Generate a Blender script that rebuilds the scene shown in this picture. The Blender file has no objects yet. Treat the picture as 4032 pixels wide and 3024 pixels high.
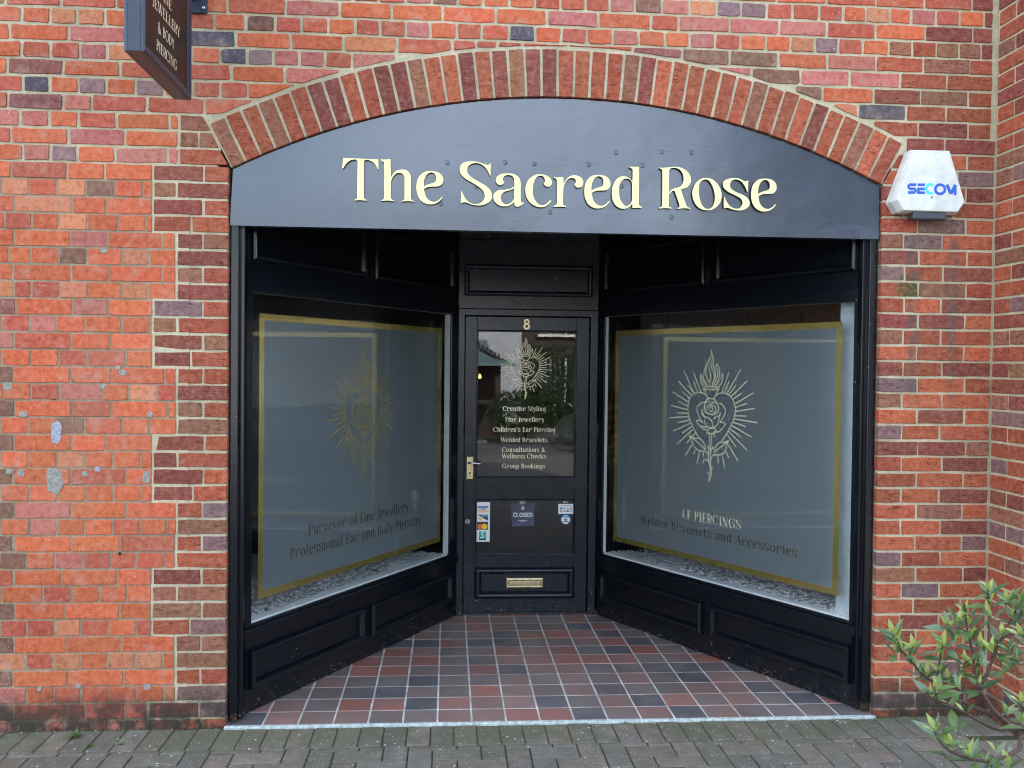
import bpy, bmesh, math, random
from math import sin, cos, pi, sqrt, radians, hypot, atan2
from mathutils import Vector, Matrix
from mathutils.geometry import delaunay_2d_cdt, tessellate_polygon

# ------------------------------------------------------------------ camera, sky, sun, exposure
sc = bpy.context.scene
F_PX, CAM, YAW, PITCH, ROLL = 3543.88, Vector((.9882, -4.1047, 1.6299)), .0702, -.0185, .0108
_f = Vector((sin(YAW)*cos(PITCH), cos(YAW)*cos(PITCH), sin(PITCH)))
_r0 = Vector((cos(YAW), -sin(YAW), 0)); _u0 = _r0.cross(_f)
_r = _r0*cos(ROLL)+_u0*sin(ROLL); _u = _u0*cos(ROLL)-_r0*sin(ROLL)
cd = bpy.data.cameras.new('camera'); cam = bpy.data.objects.new('camera', cd); sc.collection.objects.link(cam)
cd.sensor_width = 36; cd.lens = F_PX/4032*36; cd.clip_start = .05; cd.clip_end = 600
cd.dof.use_dof = True; cd.dof.focus_distance = 4.7; cd.dof.aperture_fstop = 8.3      # phone lens: only the near shrub softens
m = Matrix.Identity(4)
for i in range(3): m[i][0], m[i][1], m[i][2], m[i][3] = _r[i], _u[i], -_f[i], CAM[i]
cam.matrix_world = m; sc.camera = cam
sc.render.resolution_x, sc.render.resolution_y = 1024, 768
SUN_EL, SUN_AZ = radians(38), radians(24)          # sun stands behind the shop: the front is in open shade
w = bpy.data.worlds.new('World'); sc.world = w; w.use_nodes = True
nt = w.node_tree; nt.nodes.clear()
sky = nt.nodes.new('ShaderNodeTexSky'); sky.sky_type = 'NISHITA'; sky.sun_disc = False
sky.sun_elevation = SUN_EL; sky.sun_rotation = SUN_AZ; sky.air_density = 1.0; sky.dust_density = 2.5; sky.ozone_density = .8
cl = nt.nodes.new('ShaderNodeTexNoise'); cl.inputs['Scale'].default_value = 2.2; cl.inputs['Detail'].default_value = 7
tc = nt.nodes.new('ShaderNodeTexCoord'); mp = nt.nodes.new('ShaderNodeMapping'); mp.inputs['Scale'].default_value = (1, 1, 2.2)
cr = nt.nodes.new('ShaderNodeValToRGB'); cr.color_ramp.elements[0].position = .44; cr.color_ramp.elements[1].position = .66
mx = nt.nodes.new('ShaderNodeMix'); mx.data_type = 'RGBA'; mx.inputs['B'].default_value = (7.4, 8.2, 9.4, 1)
bg = nt.nodes.new('ShaderNodeBackground'); bg.inputs['Strength'].default_value = .13
wo = nt.nodes.new('ShaderNodeOutputWorld')
L = nt.links.new
L(tc.outputs['Generated'], mp.inputs['Vector']); L(mp.outputs['Vector'], cl.inputs['Vector']); L(cl.outputs['Fac'], cr.inputs['Fac'])
L(cr.outputs['Color'], mx.inputs['Factor']); L(sky.outputs['Color'], mx.inputs['A']); L(mx.outputs['Result'], bg.inputs['Color']); L(bg.outputs['Background'], wo.inputs['Surface'])
sd = bpy.data.lights.new('sun', 'SUN'); sd.energy = 3.0; sd.angle = radians(.6); sd.color = (1, .95, .87)
so = bpy.data.objects.new('sun', sd); sc.collection.objects.link(so)
sdir = Vector((sin(SUN_AZ)*cos(SUN_EL), cos(SUN_AZ)*cos(SUN_EL), sin(SUN_EL)))
so.rotation_euler = (-sdir).to_track_quat('-Z', 'Y').to_euler(); so.location = (3, 12, 14)
sc.render.engine = 'CYCLES'; sc.cycles.max_bounces = 7; sc.cycles.filter_width = 1.1; sc.cycles.diffuse_bounces = 3; sc.cycles.glossy_bounces = 4; sc.cycles.transparent_max_bounces = 12
sc.view_settings.view_transform = 'Standard'; sc.view_settings.look = 'None'; sc.view_settings.gamma = 1
sc.view_settings.use_curve_mapping = False; sc.view_settings.exposure = 2.2

# ------------------------------------------------------------------ photo pixel -> world helpers (4032 x 3024 pixels)
def ray(x, y): return _f + _r*((x-2016)/F_PX) - _u*((y-1512)/F_PX)
def onY(x, y, Y=0.0): d = ray(x, y); return CAM + d*((Y-CAM.y)/d.y)
def onX(x, y, X=0.0): d = ray(x, y); return CAM + d*((X-CAM.x)/d.x)
def Xat(px, z, Y=0.0):                              # world x on the wall where pixel column px crosses height z
    x = 1.5
    for _ in range(4):
        d = Vector((x, Y, z))-CAM; u = 2016+F_PX*d.dot(_r)/d.dot(_f); x += (px-u)*d.dot(_f)/F_PX
    return x
RND = random.Random(7)

# ------------------------------------------------------------------ scene helpers
COL = sc.collection
class Frame:
    """local (u right, v up, w out of the surface) -> world"""
    def __init__(s, o, d=(1, 0)):
        s.o = Vector(o); l = hypot(*d); s.d = Vector((d[0]/l, d[1]/l, 0)); s.n = Vector((s.d.y, -s.d.x, 0))
    def __call__(s, u, v, w=0.0): return s.o + s.d*u + Vector((0, 0, v)) + s.n*w
    def at(s, px, py, w=0.0):                        # pixel -> (u, v) on the plane w
        d = ray(px, py); t = (s.o+s.n*w-CAM).dot(s.n)/d.dot(s.n); p = CAM+d*t-s.o; return p.dot(s.d), p.z
class Floor:                                         # u = x, v = y, w = z
    def __call__(s, u, v, w=0.0): return Vector((u, v, w))
FRONT = Frame((0, 0, 0)); FLOOR = Floor()
class MB:
    def __init__(s): s.v = []; s.f = []; s.c = []; s.sm = []
    def face(s, pts, col=None, smooth=False):
        b = len(s.v); s.v += [tuple(p) for p in pts]; s.f.append(tuple(range(b, b+len(pts)))); s.sm.append(smooth)
        s.c += [col or (1, 1, 1)]*len(pts)
    def strip(s, rings, col=None, closed=True, smooth=False):
        b = len(s.v); n = len(rings[0])
        for r in rings: s.v += [tuple(p) for p in r]; s.c += [col or (1, 1, 1)]*n
        for i in range(len(rings)-1):
            for j in range(n if closed else n-1):
                k = (j+1) % n; s.f.append((b+i*n+j, b+i*n+k, b+(i+1)*n+k, b+(i+1)*n+j)); s.sm.append(smooth)
        return b
    def cap(s, b, n, flip=False, smooth=False):
        r = tuple(range(b, b+n)); s.f.append(r[::-1] if flip else r); s.sm.append(smooth)
    def prism(s, F, poly, w0, w1, col=None, back=True):     # poly counter-clockwise seen from +w
        r0 = [F(u, v, w0) for u, v in poly]; r1 = [F(u, v, w1) for u, v in poly]; n = len(poly)
        b = s.strip([r0, r1], col); s.cap(b+n, n)
        if back: s.cap(b, n, True)
    def box(s, F, u0, u1, v0, v1, w0, w1, col=None): s.prism(F, [(u0, v0), (u1, v0), (u1, v1), (u0, v1)], w0, w1, col)
    def mould(s, F, u0, u1, v0, v1, prof, col=None, smooth=True):         # mitred picture-frame moulding, prof = [(inset, w)]
        rings = [[F(u0+i, v0+i, w), F(u1-i, v0+i, w), F(u1-i, v1-i, w), F(u0+i, v1-i, w)] for i, w in prof]
        for k in range(4):
            s.strip([[r[k], r[(k+1) % 4]] for r in rings], col, closed=False, smooth=smooth)
    def tube(s, pts, rad, n=8, col=None, caps=True, smooth=True):
        pts = [Vector(p) for p in pts]; rings = []
        if not hasattr(rad, '__len__'): rad = [rad]*len(pts)
        t0 = (pts[1]-pts[0]).normalized(); up = Vector((0, 0, 1)) if abs(t0.z) < .9 else Vector((1, 0, 0))
        a = t0.cross(up).normalized()
        for i, p in enumerate(pts):
            t = (pts[min(i+1, len(pts)-1)]-pts[max(i-1, 0)]).normalized()
            a = (a-t*a.dot(t)).normalized(); b = t.cross(a)
            rings.append([p+(a*cos(2*pi*k/n)+b*sin(2*pi*k/n))*rad[i] for k in range(n)])
        b0 = s.strip(rings, col, smooth=smooth)
        if caps: s.cap(b0, n, True); s.cap(b0+n*(len(pts)-1), n)
    def build(s, name, mat, parent=None, bevel=0):
        me = bpy.data.meshes.new(name); me.from_pydata(s.v, [], s.f); me.materials.append(mat)
        me.polygons.foreach_set('use_smooth', s.sm)
        ca = me.color_attributes.new('Col', 'FLOAT_COLOR', 'POINT')
        ca.data.foreach_set('color', [q for c in s.c for q in (c[0], c[1], c[2], 1)])
        me.update(); o = bpy.data.objects.new(name, me); COL.objects.link(o)
        if parent: par(o, parent)
        if bevel:
            bv = o.modifiers.new('bevel', 'BEVEL'); bv.width = bevel; bv.segments = 2; bv.limit_method = 'ANGLE'; bv.harden_normals = False
        return o
def par(o, p):
    o.parent = p; o.matrix_parent_inverse = WM[p.name].inverted() if p.name in WM else Matrix.Identity(4)
WM = {}
def thing(name, label, cat, loc, group=None, kind=None):
    o = bpy.data.objects.new(name, None); COL.objects.link(o); o.location = loc; o.empty_display_size = .1
    WM[o.name] = Matrix.Translation(Vector(loc))
    return tag(o, label, cat, group, kind)
def tag(o, label=None, cat=None, group=None, kind=None):
    if label: o['label'] = label
    if cat: o['category'] = cat
    if group: o['group'] = group
    if kind: o['kind'] = kind
    return o
def struct(name, loc=(0, 0, 0)):
    o = bpy.data.objects.new(name, None); COL.objects.link(o); o.location = loc; WM[o.name] = Matrix.Translation(Vector(loc)); o['kind'] = 'structure'; return o

# ------------------------------------------------------------------ materials
def s2l(c): return tuple((x/255/12.92 if x/255 <= .04045 else ((x/255+.055)/1.055)**2.4) for x in c)
class NT:
    def __init__(s, name):
        s.m = bpy.data.materials.new(name); s.m.use_nodes = True; s.t = s.m.node_tree; s.b = s.t.nodes['Principled BSDF']
    def n(s, t, **k):
        o = s.t.nodes.new('ShaderNode'+t)
        for a, b in k.items():
            if a.startswith('_'): setattr(o, a[1:], b)
            else: o.inputs[a.replace('__', ' ')].default_value = b
        return o
    def l(s, a, b): s.t.links.new(a, b)
    def noise(s, vec, scale, detail=4, rough=.55, dist=0):
        o = s.n('TexNoise', Scale=scale, Detail=detail, Roughness=rough, Distortion=dist); s.l(vec, o.inputs['Vector']); return o.outputs['Fac']
    def ramp(s, fac, stops):
        o = s.n('ValToRGB'); e = o.color_ramp.elements
        while len(e) < len(stops): e.new(.5)
        for i, (p, c) in enumerate(stops):
            e[i].position = p; e[i].color = (*c, 1) if hasattr(c, '__len__') else (c, c, c, 1)
        s.l(fac, o.inputs['Fac']); return o.outputs['Color']
    def mix(s, fac, a, b, mode='MIX'):
        o = s.n('Mix', _data_type='RGBA', _blend_type=mode)
        for k, x in (('Factor', fac), ('A', a), ('B', b)):
            if isinstance(x, (int, float)): o.inputs[k].default_value = x
            elif isinstance(x, tuple): o.inputs[k].default_value = (*x, 1)
            else: s.l(x, o.inputs[k])
        return o.outputs['Result']
    def math(s, op, a, b=None, clamp=False):
        o = s.n('Math', _operation=op, _use_clamp=clamp)
        for i, x in enumerate((a, b)):
            if x is None: continue
            if isinstance(x, (int, float)): o.inputs[i].default_value = x
            else: s.l(x, o.inputs[i])
        return o.outputs[0]
    def bump(s, h, strength=.3, dist=.002, prev=None):
        o = s.n('Bump', Strength=strength, Distance=dist); s.l(h, o.inputs['Height'])
        if prev: s.l(prev, o.inputs['Normal'])
        return o.outputs['Normal']
    def pos(s): return s.n('NewGeometry').outputs['Position']
    def attr(s): return s.n('Attribute', _attribute_name='Col').outputs['Color']
    def map(s, vec, scale=(1, 1, 1), rot=(0, 0, 0)):
        o = s.n('Mapping'); o.inputs['Scale'].default_value = scale; o.inputs['Rotation'].default_value = rot; s.l(vec, o.inputs['Vector']); return o.outputs['Vector']
    def z(s):
        o = s.n('SeparateXYZ'); s.l(s.pos(), o.inputs[0]); return o.outputs
    def out(s, col=None, rough=None, normal=None, **k):
        for key, x in (('Base Color', col), ('Roughness', rough), ('Normal', normal)):
            if x is None: continue
            if isinstance(x, tuple): s.b.inputs[key].default_value = (*x, 1)
            elif isinstance(x, (int, float)): s.b.inputs[key].default_value = x
            else: s.l(x, s.b.inputs[key])
        for a, b in k.items(): s.b.inputs[a.replace('__', ' ')].default_value = (*b, 1) if isinstance(b, tuple) else b
        return s.m
MAT = {}
def simple(name, col, rough=.5, metal=0, nscale=40, namt=.12, bump=.08, **k):
    t = NT(name); p = t.pos(); n = t.noise(p, nscale, 5)
    c = t.mix(t.ramp(n, [(.3, 0.), (.7, 1.)]), tuple(x*(1-namt) for x in col), tuple(min(1, x*(1+namt)) for x in col))
    r = t.math('ADD', t.math('MULTIPLY', n, .16), rough-.08, True)
    MAT[name] = t.out(c, r, t.bump(n, bump, .002), Metallic=metal, **k); return MAT[name]

def brick_mat(name, old):
    t = NT(name); p = t.pos(); a = t.attr()
    big = t.noise(p, 7, 3); mid = t.noise(p, 38, 5, .65); fine = t.noise(p, 190, 4, .7)
    c = t.mix(t.ramp(big, [(.38, 0.), (.62, .55)]), a, t.mix(1.0, a, (.82, .78, .80) if not old else (1.0, .96, .90), 'MULTIPLY'))
    c = t.mix(t.ramp(mid, [(.34, .85), (.50, 0.)]), c, t.mix(1.0, c, (.66, .58, .55), 'MULTIPLY'))
    c = t.mix(t.ramp(mid, [(.52, 0.), (.68, .6)]), c, t.mix(.35, c, (.60, .42, .32)))
    c = t.mix(t.ramp(fine, [(.36, .55), (.48, 0.)]), c, t.mix(1.0, c, (.55, .50, .48), 'MULTIPLY'))
    if old:
        pale = t.noise(p, 13, 4, .6); c = t.mix(t.ramp(pale, [(.54, 0.), (.72, .42)]), c, (.50, .34, .27))
        wide = t.noise(p, 1.3, 3); c = t.mix(t.ramp(wide, [(.3, .30), (.5, 0.)]), c, t.mix(1.0, c, (.66, .62, .60), 'MULTIPLY')); c = t.mix(t.ramp(wide, [(.5, 0.), (.72, .22)]), c, (.52, .30, .20))       # bloom
        vo = t.n('TexVoronoi', Scale=95.); t.l(p, vo.inputs['Vector'])
        hole = t.math('MULTIPLY', t.math('LESS_THAN', vo.outputs['Distance'], .17), t.math('GREATER_THAN', t.noise(p, 24, 2), .55))
        c = t.mix(hole, c, (.05, .03, .025))
        vw = t.n('TexVoronoi', Scale=62.); t.l(t.map(p, (1, 1, 1), (.4, .2, .1)), vw.inputs['Vector'])
        wz = t.math('MULTIPLY', t.math('LESS_THAN', vw.outputs['Distance'], .11), t.math('GREATER_THAN', t.noise(p, 9, 2), .56))
        c = t.mix(wz, c, (.66, .60, .54))
        h = t.math('ADD', t.math('MULTIPLY', mid, .6), t.math('MULTIPLY', fine, .5)); h = t.math('SUBTRACT', h, hole)
        nrm = t.bump(h, .55, .004)
    else:
        ws = t.map(p, (16, 16, 52)); crease = t.noise(ws, 1.6, 5, .62, 1.4)
        ck = t.ramp(crease, [(.34, 0.), (.44, 1.)])
        c = t.mix(t.math('SUBTRACT', 1.0, ck), c, t.mix(1.0, c, (.42, .36, .36), 'MULTIPLY'))
        c = t.mix(t.ramp(fine, [(.6, 0.), (.8, .3)]), c, (.62, .50, .44))
        h = t.math('ADD', t.math('MULTIPLY', crease, 1.1), t.math('MULTIPLY', fine, .35)); nrm = t.bump(h, .7, .005)
    z = t.z()                                        # soot, algae and splash dirt low on the wall
    grime = t.math('MULTIPLY', t.ramp(z[2], [(.02, 1.), (.11, .8), (.19, 0.)]), t.ramp(t.noise(p, 11, 5, .65), [(.32, 0.), (.52, 1.)]))
    c = t.mix(t.math('MULTIPLY', grime, .92), c, (.035, .036, .028))
    if not old:                                      # run-off streaks and moss under the alarm box
        sx = t.math('ABSOLUTE', t.math('SUBTRACT', z[0], t.math('ADD', 3.145, t.math('MULTIPLY', t.noise(p, 8, 2), .05))))
        sx2 = t.math('ABSOLUTE', t.math('SUBTRACT', z[0], t.math('ADD', 3.335, t.math('MULTIPLY', t.noise(p, 8, 2), .05))))
        st = t.math('MAXIMUM', t.ramp(sx, [(.012, 1.), (.04, 0.)]), t.ramp(sx2, [(.010, 1.), (.034, 0.)]))
        zz = t.math('MULTIPLY', t.ramp(t.math('MULTIPLY', z[2], .4), [(.56, 0.), (.64, 1.), (.885, 1.), (.92, 0.)]), t.ramp(t.noise(t.map(p, (1, 1, .5)), 30, 4), [(.38, 0.), (.58, 1.)]))
        c = t.mix(t.math('MULTIPLY', t.math('MULTIPLY', st, zz), .75), c, (.10, .095, .085))
        dv = t.n('VectorMath', _operation='DISTANCE'); t.l(p, dv.inputs[0]); dv.inputs[1].default_value = (3.145, 0, 2.025)
        moss = t.math('MULTIPLY', t.ramp(dv.outputs['Value'], [(.045, 1.), (.078, 0.)]), t.ramp(t.noise(p, 60, 4), [(.35, 0.), (.55, 1.)]))
        c = t.mix(moss, c, (.07, .085, .03))
    MAT[name] = t.out(c, .86, nrm, Specular__IOR__Level=.25); return MAT[name]
brick_mat('brick_old', True); brick_mat('brick_new', False)
def mortar_mat(name, c0, c1):
    t = NT(name); p = t.pos(); n = t.noise(p, 60, 6, .7); b = t.noise(p, 5, 3)
    c = t.mix(t.ramp(n, [(.3, 0.), (.7, 1.)]), c0, c1); c = t.mix(t.ramp(b, [(.42, 0.), (.68, .5)]), c, tuple(x*.62 for x in c0))
    z = t.z(); g = t.math('MULTIPLY', t.ramp(z[2], [(.02, 1.), (.10, .8), (.17, 0.)]), t.ramp(t.noise(p, 11, 5), [(.3, 0.), (.55, 1.)]))
    c = t.mix(t.math('MULTIPLY', g, .9), c, (.04, .042, .03))
    MAT[name] = t.out(c, .95, t.bump(t.noise(p, 160, 5, .7), .8, .004), Specular__IOR__Level=.15)
mortar_mat('mortar_cream', (.47, .40, .25), (.68, .61, .43))
mortar_mat('mortar_grey', (.27, .205, .135), (.46, .37, .25))
def black_paint(name, rough, wear, col=(.010, .012, .016), bscale=26, bstr=.25):
    t = NT(name); p = t.pos(); n = t.noise(p, bscale, 5, .6); g = t.noise(t.map(p, (30, 30, 8)), 1.5, 4)
    c = t.mix(t.ramp(n, [(.4, 0.), (.7, 1.)]), col, tuple(x*1.3 for x in col))
    if wear:
        z = t.z(); vo = t.n('TexVoronoi', Scale=70.); t.l(p, vo.inputs['Vector'])
        fl = t.math('MULTIPLY', t.math('LESS_THAN', vo.outputs['Distance'], .16), t.math('GREATER_THAN', t.math('ADD', t.noise(p, 15, 2), t.ramp(z[2], [(.0, .20), (.16, 0.)])), .72))
        c = t.mix(fl, c, (.55, .53, .50))
        dust = t.math('MULTIPLY', t.ramp(z[2], [(.0, 1.), (.09, .2), (.2, .0)]), t.ramp(t.noise(p, 45, 5, .7), [(.45, 0.), (.75, .4)]))
        c = t.mix(dust, c, (.09, .08, .075))
    h = t.math('ADD', n, t.math('MULTIPLY', g, .5))
    MAT[name] = t.out(c, t.math('ADD', t.math('MULTIPLY', n, .08), rough-.04, True), t.bump(h, bstr, .003), Specular__IOR__Level=.5)
black_paint('black_paint', .20, True, (.0035, .005, .008), 22, .10); black_paint('black_door', .27, True, (.006, .009, .015), 14, .04)
def fascia_mat():
    t = NT('fascia_paint'); p = t.pos()
    wood = t.noise(t.map(p, (6, 6, 60)), 1.0, 6, .6, .6); lump = t.noise(p, 18, 5, .55); fine = t.noise(p, 120, 4, .6)
    z = t.z()
    vo = t.n('TexVoronoi', Scale=110.); t.l(p, vo.inputs['Vector'])             # blisters along the bottom edge, left of the middle
    blis = t.math('MULTIPLY', t.math('LESS_THAN', vo.outputs['Distance'], .3), t.math('MULTIPLY', t.ramp(t.math('SUBTRACT', z[2], 2.25), [(.01, 1.), (.10, 0.)]), t.ramp(t.math('MULTIPLY', z[0], .4), [(.10, 0.), (.22, 1.), (.42, 1.), (.50, 0.)])))
    blis = t.math('MULTIPLY', blis, t.math('GREATER_THAN', t.noise(p, 14, 3), .5))
    dv = t.n('VectorMath', _operation='DISTANCE'); t.l(t.map(p, (1, 1, 2.6)), dv.inputs[0]); dv.inputs[1].default_value = (2.86, .015, 5.86)
    sag = t.math('MULTIPLY', t.ramp(dv.outputs['Value'], [(.10, 1.), (.17, 0.)]), t.noise(p, 26, 3))
    h = t.math('ADD', t.math('ADD', t.math('MULTIPLY', wood, .30), t.math('MULTIPLY', lump, .40)), t.math('MULTIPLY', fine, .10)); h = t.math('ADD', h, t.math('MULTIPLY', t.noise(p, 2.6, 2), 5.0))
    h = t.math('SUBTRACT', h, t.math('MULTIPLY', blis, .5)); h = t.math('ADD', h, t.math('MULTIPLY', sag, 1.6))
    c = t.mix(t.ramp(lump, [(.35, 0.), (.7, 1.)]), (.006, .015, .038), (.010, .021, .048))
    MAT['fascia_paint'] = t.out(c, t.math('ADD', t.math('MULTIPLY', lump, .10), .24), t.bump(h, .75, .005), Specular__IOR__Level=.72, Coat__Weight=1.0, Coat__Roughness=.15, Coat__IOR=1.6)
fascia_mat()
simple('letter_cream', s2l((250, 240, 172)), .42, 0, 20, .04, .02)
simple('letter_side', (.02, .018, .012), .5)
simple('gold', (.80, .60, .24), .22, 1.0, 30, .08, .03)
simple('gold_dull', (.085, .066, .028), .45, .2, 30, .1, .03); simple('gold_line', (.40, .30, .075), .40, .25, 30, .1, .03)
simple('gold_pale', (.90, .83, .56), .45, .12, 30, .06, .02)
simple('white_paint', (.86, .88, .87), .42, 0, 30, .06, .05)
simple('white_card', (.80, .82, .82), .35, 0, 60, .03, .02)
simple('brass', (.62, .52, .30), .34, .9, 60, .25, .15)
simple('chrome', (.72, .72, .70), .22, 1, 40, .1, .05)
simple('dark_hole', (.008, .008, .008), .7)
simple('room_dark', (.040, .040, .042), .75, 0, 12, .2, .08)
simple('room_floor', (.085, .065, .045), .45, 0, 12, .25, .08)
simple('room_ceiling', (.16, .15, .14), .9, 0, 12, .1, .05)
simple('slat_wood', (.34, .17, .09), .5, 0, 30, .3, .1)
simple('counter_dark', (.03, .033, .038), .35, 0, 20, .2, .05)
simple('chair_pale', (.32, .34, .35), .7, 0, 40, .1, .1)
simple('sign_maroon', (.013, .006, .006), .42, 0, 50, .2, .05)
simple('sign_black', (.030, .040, .062), .34, 0, 40, .2, .06)
simple('plastic_white', (.68, .68, .62), .42, 0, 16, .14, .06)
simple('plastic_dirty', (.34, .30, .22), .7, 0, 30, .35, .2)
simple('plastic_dark', (.05, .055, .07), .4)
for nm, c in dict(blue=(32, 92, 190), cyan=(60, 215, 235), navy=(10, 60, 120), yellow=(250, 205, 60), orange=(235, 110, 40), red=(215, 60, 40), teal=(20, 165, 145), ink=(20, 24, 30), violet=(64, 64, 104), violet_dark=(46, 46, 72), skyblue=(110, 185, 225), grey_print=(150, 160, 165)).items():
    simple('print_'+nm, s2l(c), .4, 0, 80, .04, .01)
MAT['print_white'] = MAT['white_card']
simple('white_siding', (.50, .53, .58), .7, 0, 20, .06, .1)
simple('slate_teal', (.10, .16, .17), .6, 0, 14, .3, .3)
simple('timber_dark', (.05, .035, .028), .6, 0, 20, .3, .1)
simple('window_dark', (.03, .035, .045), .12, 0, 20, .3, .02)
simple('curtain', (.20, .20, .22), .8, 0, 20, .2, .1)
simple('tarmac', (.075, .075, .078), .9, 0, 60, .3, .5)
simple('aggregate_pale', (.36, .35, .33), .9, 0, 60, .2, .5)
simple('kerb_white', (.48, .54, .51), .7, 0, 45, .4, .4)
simple('rot_wood', (.055, .035, .022), .95, 0, 90, .7, 1.0)
simple('bulb_glass', (.9, .6, .3), .3); MAT['bulb_glass'].node_tree.nodes['Principled BSDF'].inputs['Emission Color'].default_value = (1, .55, .2, 1); MAT['bulb_glass'].node_tree.nodes['Principled BSDF'].inputs['Emission Strength'].default_value = 6
def foil():                                          # gold foil border: metallic, faintly crinkled
    t = NT('gold_foil'); p = t.pos(); n = t.noise(p, 9, 3)
    MAT['gold_foil'] = t.out((.76, .60, .18), .20, t.bump(n, .15, .004), Metallic=.85)
foil()
def film():
    t = NT('frosted_film'); p = t.pos(); n = t.noise(p, 420, 2); b = t.noise(p, 1.2, 2)
    c = t.mix(b, (.205, .242, .264), (.230, .267, .290))
    t.out(c, .55, t.bump(n, .06, .001), Specular__IOR__Level=.3)
    tl = t.n('BsdfTranslucent'); tl.inputs['Color'].default_value = (.92, .95, .95, 1); mx = t.n('MixShader'); mx.inputs[0].default_value = .55
    t.l(t.b.outputs[0], mx.inputs[1]); t.l(tl.outputs[0], mx.inputs[2]); t.l(mx.outputs[0], t.t.nodes['Material Output'].inputs['Surface']); MAT['frosted_film'] = t.m
film()
def glass():
    t = NT('window_glass'); tr = t.n('BsdfTransparent'); gl = t.n('BsdfGlossy', Roughness=0.0); mx = t.n('MixShader')
    ge = t.n('NewGeometry'); dt = t.n('VectorMath', _operation='DOT_PRODUCT'); t.l(ge.outputs['Incoming'], dt.inputs[0]); t.l(ge.outputs['Normal'], dt.inputs[1])
    fr = t.math('ADD', t.math('MULTIPLY', t.math('POWER', t.math('SUBTRACT', 1.0, t.math('ABSOLUTE', dt.outputs['Value'])), 5.0), .94), .058)
    tr.inputs['Color'].default_value = (.975, .985, .98, 1)
    p = t.pos(); n = t.noise(p, .9, 1); t.l(t.bump(n, .02, .002), gl.inputs['Normal'])
    t.l(fr, mx.inputs[0]); t.l(tr.outputs[0], mx.inputs[1]); t.l(gl.outputs[0], mx.inputs[2])
    t.l(mx.outputs[0], t.t.nodes['Material Output'].inputs['Surface']); MAT['window_glass'] = t.m
glass()
def tile_mat():
    t = NT('quarry_tile'); p = t.pos(); a = t.attr(); n = t.noise(p, 9, 3, .5, .3); g = t.noise(p, 140, 4, .7)
    c = t.mix(t.ramp(n, [(.42, 0.), (.66, .5)]), a, (.16, .138, .13))
    c = t.mix(t.ramp(t.noise(t.map(p, (1, 1, 1), (0, 0, 1)), 6, 3), [(.55, 0.), (.7, .30)]), c, (.32, .15, .11))
    c = t.mix(t.ramp(g, [(.48, 0.), (.8, .42)]), c, (.36, .32, .31))
    dirt = t.noise(p, 3.2, 4); c = t.mix(t.ramp(dirt, [(.45, 0.), (.72, .35)]), c, (.30, .26, .25))
    vo = t.n('TexVoronoi', Scale=24.); t.l(p, vo.inputs['Vector']); fl = t.math('MULTIPLY', t.math('LESS_THAN', vo.outputs['Distance'], .08), t.math('GREATER_THAN', t.noise(p, 5, 2), .56))
    c = t.mix(fl, c, (.6, .58, .56))
    MAT['quarry_tile'] = t.out(c, t.math('ADD', t.math('MULTIPLY', g, .22), .26), t.bump(t.math('ADD', t.math('MULTIPLY', g, .5), t.noise(p, 22, 3)), .14, .003))
tile_mat()
simple('grout', (.56, .54, .49), .9, 0, 9, .35, .3)
def paver_mat(name, joint):
    t = NT(name); p = t.pos(); a = t.attr(); z = t.z()
    n = t.noise(p, 13, 5, .65); g = t.noise(p, 160, 5, .75); b = t.noise(p, 2.6, 4)
    if joint: c = t.mix(n, (.016, .018, .010), (.06, .07, .03))
    else:
        c = t.mix(t.ramp(n, [(.3, 0.), (.7, 1.)]), a, t.mix(1.0, a, (.62, .60, .60), 'MULTIPLY')); c = t.mix(t.ramp(g, [(.45, 0.), (.8, .5)]), c, (.34, .32, .29))
    near = t.ramp(t.math('MULTIPLY', z[1], -1.0), [(.14, 1.), (.30, .45), (.8, .30)])
    c = t.mix(t.math('MULTIPLY', t.math('MULTIPLY', near, t.ramp(t.math('ADD', t.math('MULTIPLY', b, .6), t.math('MULTIPLY', n, .4)), [(.36, 0.), (.56, 1.)])), .66), c, (.105, .112, .055))
    if not joint:
        vo = t.n('TexVoronoi', Scale=78.); t.l(p, vo.inputs['Vector']); sp = t.math('MULTIPLY', t.math('LESS_THAN', vo.outputs['Distance'], .20), t.math('GREATER_THAN', t.noise(p, 12, 4), .53))
        c = t.mix(t.math('MULTIPLY', sp, .8), c, (.50, .50, .46))
        vo = t.n('TexVoronoi', Scale=19.); t.l(p, vo.inputs['Vector']); sp = t.math('MULTIPLY', t.math('LESS_THAN', vo.outputs['Distance'], .10), t.math('GREATER_THAN', t.noise(p, 8, 3), .52))
        c = t.mix(sp, c, (.58, .60, .58))
    MAT[name] = t.out(c, .88, t.bump(t.math('ADD', g, n), .55, .004), Specular__IOR__Level=.3)
paver_mat('paver', False); paver_mat('paver_joint', True)
def leaf_mat(name, vein=True):
    t = NT(name); p = t.pos(); a = t.attr(); n = t.noise(p, 60, 3)
    oi = t.n('ObjectInfo'); c = t.mix(t.math('MULTIPLY', oi.outputs['Random'], .5), a, t.mix(1.0, a, (.55, .75, .75), 'MULTIPLY'))
    c = t.mix(t.ramp(n, [(.4, 0.), (.7, .25)]), c, (.10, .13, .06))
    t.out(c, .32, t.bump(n, .12, .002), Specular__IOR__Level=.6)
    tl = t.n('BsdfTranslucent'); t.l(c, tl.inputs['Color']); mx = t.n('MixShader'); mx.inputs[0].default_value = .28
    t.l(t.b.outputs[0], mx.inputs[1]); t.l(tl.outputs[0], mx.inputs[2]); t.l(mx.outputs[0], t.t.nodes['Material Output'].inputs['Surface']); MAT[name] = t.m
def leaf_far():
    t = NT('leaf_far'); MAT['leaf_far'] = t.out(t.attr(), .6)
leaf_far()
leaf_mat('leaf')
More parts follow.
